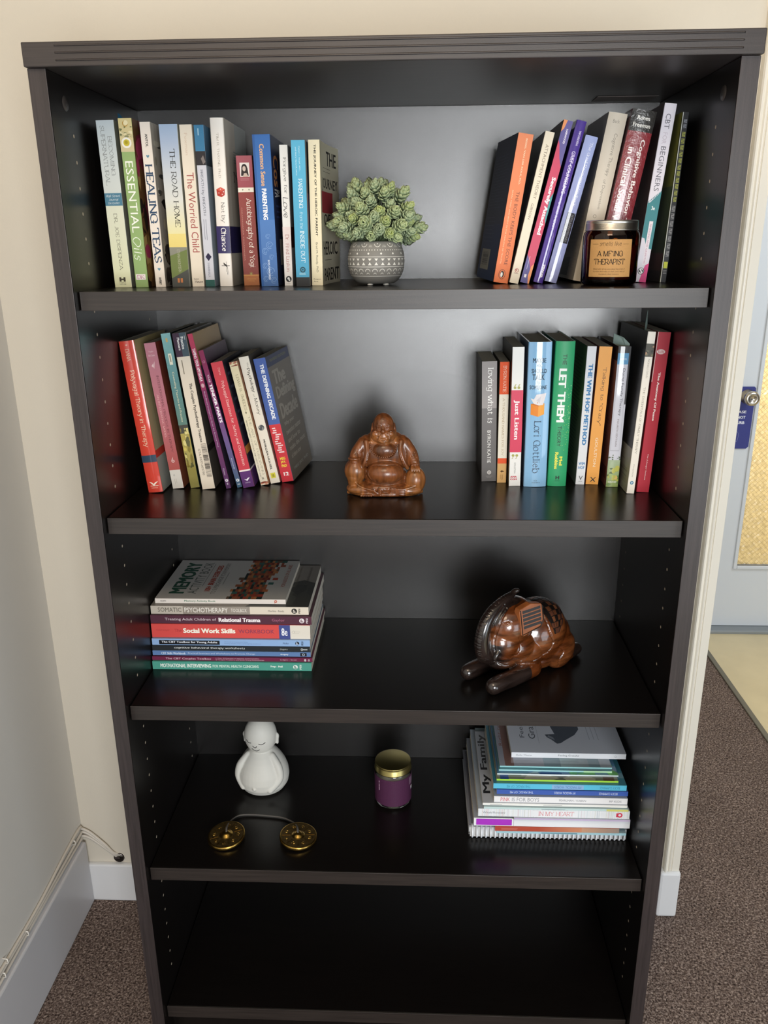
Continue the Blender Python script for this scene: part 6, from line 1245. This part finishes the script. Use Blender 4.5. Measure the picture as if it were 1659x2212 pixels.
for a in (-110, -50, 70): 
    bb = MB(); bb.lathe([(0, 0), (.004, 0), (.0044, .0010), (.003, .0022), (0, .0024)], 14); o = bb.build('foot_pad', mat('rubber_pad', 'dcdcd6', rough=.6), pl, smooth=True); o.location = (.024 * math.cos(R(a)), .024 * math.sin(R(a)), 0)
bb = MB(); bb.lathe([(.0332, .0565), (.02, .060), (0, .062)], 32); bb.build('moss', mat('dark_moss', '3c4230', rough=.9, bump=.8, bscale=300), pl, smooth=True)
def rosette_mesh(seed, L, tips):
    rr = random.Random(seed); b = MB(); n = 30
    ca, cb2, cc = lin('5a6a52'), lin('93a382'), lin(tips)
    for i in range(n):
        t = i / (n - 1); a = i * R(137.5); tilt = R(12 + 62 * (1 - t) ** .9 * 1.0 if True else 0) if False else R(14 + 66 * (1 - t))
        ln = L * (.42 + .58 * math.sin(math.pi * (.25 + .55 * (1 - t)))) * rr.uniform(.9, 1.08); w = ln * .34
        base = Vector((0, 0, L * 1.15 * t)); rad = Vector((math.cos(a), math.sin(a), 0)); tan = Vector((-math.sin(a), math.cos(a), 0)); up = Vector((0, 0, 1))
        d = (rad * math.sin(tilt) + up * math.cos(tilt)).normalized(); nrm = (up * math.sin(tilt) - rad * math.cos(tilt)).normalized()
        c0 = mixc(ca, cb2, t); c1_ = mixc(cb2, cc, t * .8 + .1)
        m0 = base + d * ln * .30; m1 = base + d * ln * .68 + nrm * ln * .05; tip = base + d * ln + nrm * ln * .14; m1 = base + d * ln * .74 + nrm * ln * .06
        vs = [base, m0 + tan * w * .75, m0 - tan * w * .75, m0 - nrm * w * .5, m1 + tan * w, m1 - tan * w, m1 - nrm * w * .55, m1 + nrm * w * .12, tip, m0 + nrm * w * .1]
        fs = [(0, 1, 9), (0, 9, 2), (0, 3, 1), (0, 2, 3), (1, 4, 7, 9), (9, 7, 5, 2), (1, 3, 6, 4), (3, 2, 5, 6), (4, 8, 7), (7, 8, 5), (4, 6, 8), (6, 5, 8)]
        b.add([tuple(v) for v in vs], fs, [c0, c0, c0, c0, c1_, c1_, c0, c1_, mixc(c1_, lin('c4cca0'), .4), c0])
    return b
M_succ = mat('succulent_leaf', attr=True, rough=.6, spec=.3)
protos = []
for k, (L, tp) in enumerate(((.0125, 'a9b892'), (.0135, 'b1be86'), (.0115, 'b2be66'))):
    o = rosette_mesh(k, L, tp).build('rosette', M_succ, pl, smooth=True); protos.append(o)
rr = random.Random(12); used = set(); pts = []
N = 74
for i in range(N):
    t = (i + .5) / N; zz = 1 - 1.42 * t; a = i * R(137.5); rxy = math.sqrt(max(0, 1 - zz * zz)); pts.append(Vector((rxy * math.cos(a), rxy * math.sin(a), zz)))
for i, q in enumerate(pts):
    k = i % 3 if i % 3 < 2 else (2 if rr.random() < .6 else 0)
    if k in used: o = protos[k].copy(); COL.objects.link(o); o.parent = pl
    else: o = protos[k]; used.add(k)
    e = rr.choice((.62, .8, .98, 1.0, 1.04)) if q.z < .75 else rr.uniform(.85, 1.1)
    o.location = (q.x * (.050 if q.x > 0 else .046) * e - .001, q.y * .036 * e, .083 + q.z * .040 * e + (.006 if q.z > .6 else 0))
    dd = Vector((q.x * 1.1, q.y * 1.1 - .25, q.z * .9 + .15)).normalized(); o.rotation_mode = 'QUATERNION'; o.rotation_quaternion = dd.to_track_quat('Z', 'Y') @ Matrix.Rotation(rr.random() * 6, 4, 'Z').to_quaternion()
    s_ = rr.uniform(.9, 1.15); o.scale = (s_, s_, s_ * rr.uniform(.95, 1.15))
b = MB()
for i, q in enumerate(pts): b.tube([(q.x * .008, q.y * .008, .058), (q.x * .028, q.y * .02, .070 + q.z * .012), (q.x * .049, q.y * .035, .083 + q.z * .039)], .0012, 5)
tag(b.build('stems', mat('succulent_stem', '5c6b4c', rough=.7), pl), kind='stuff')
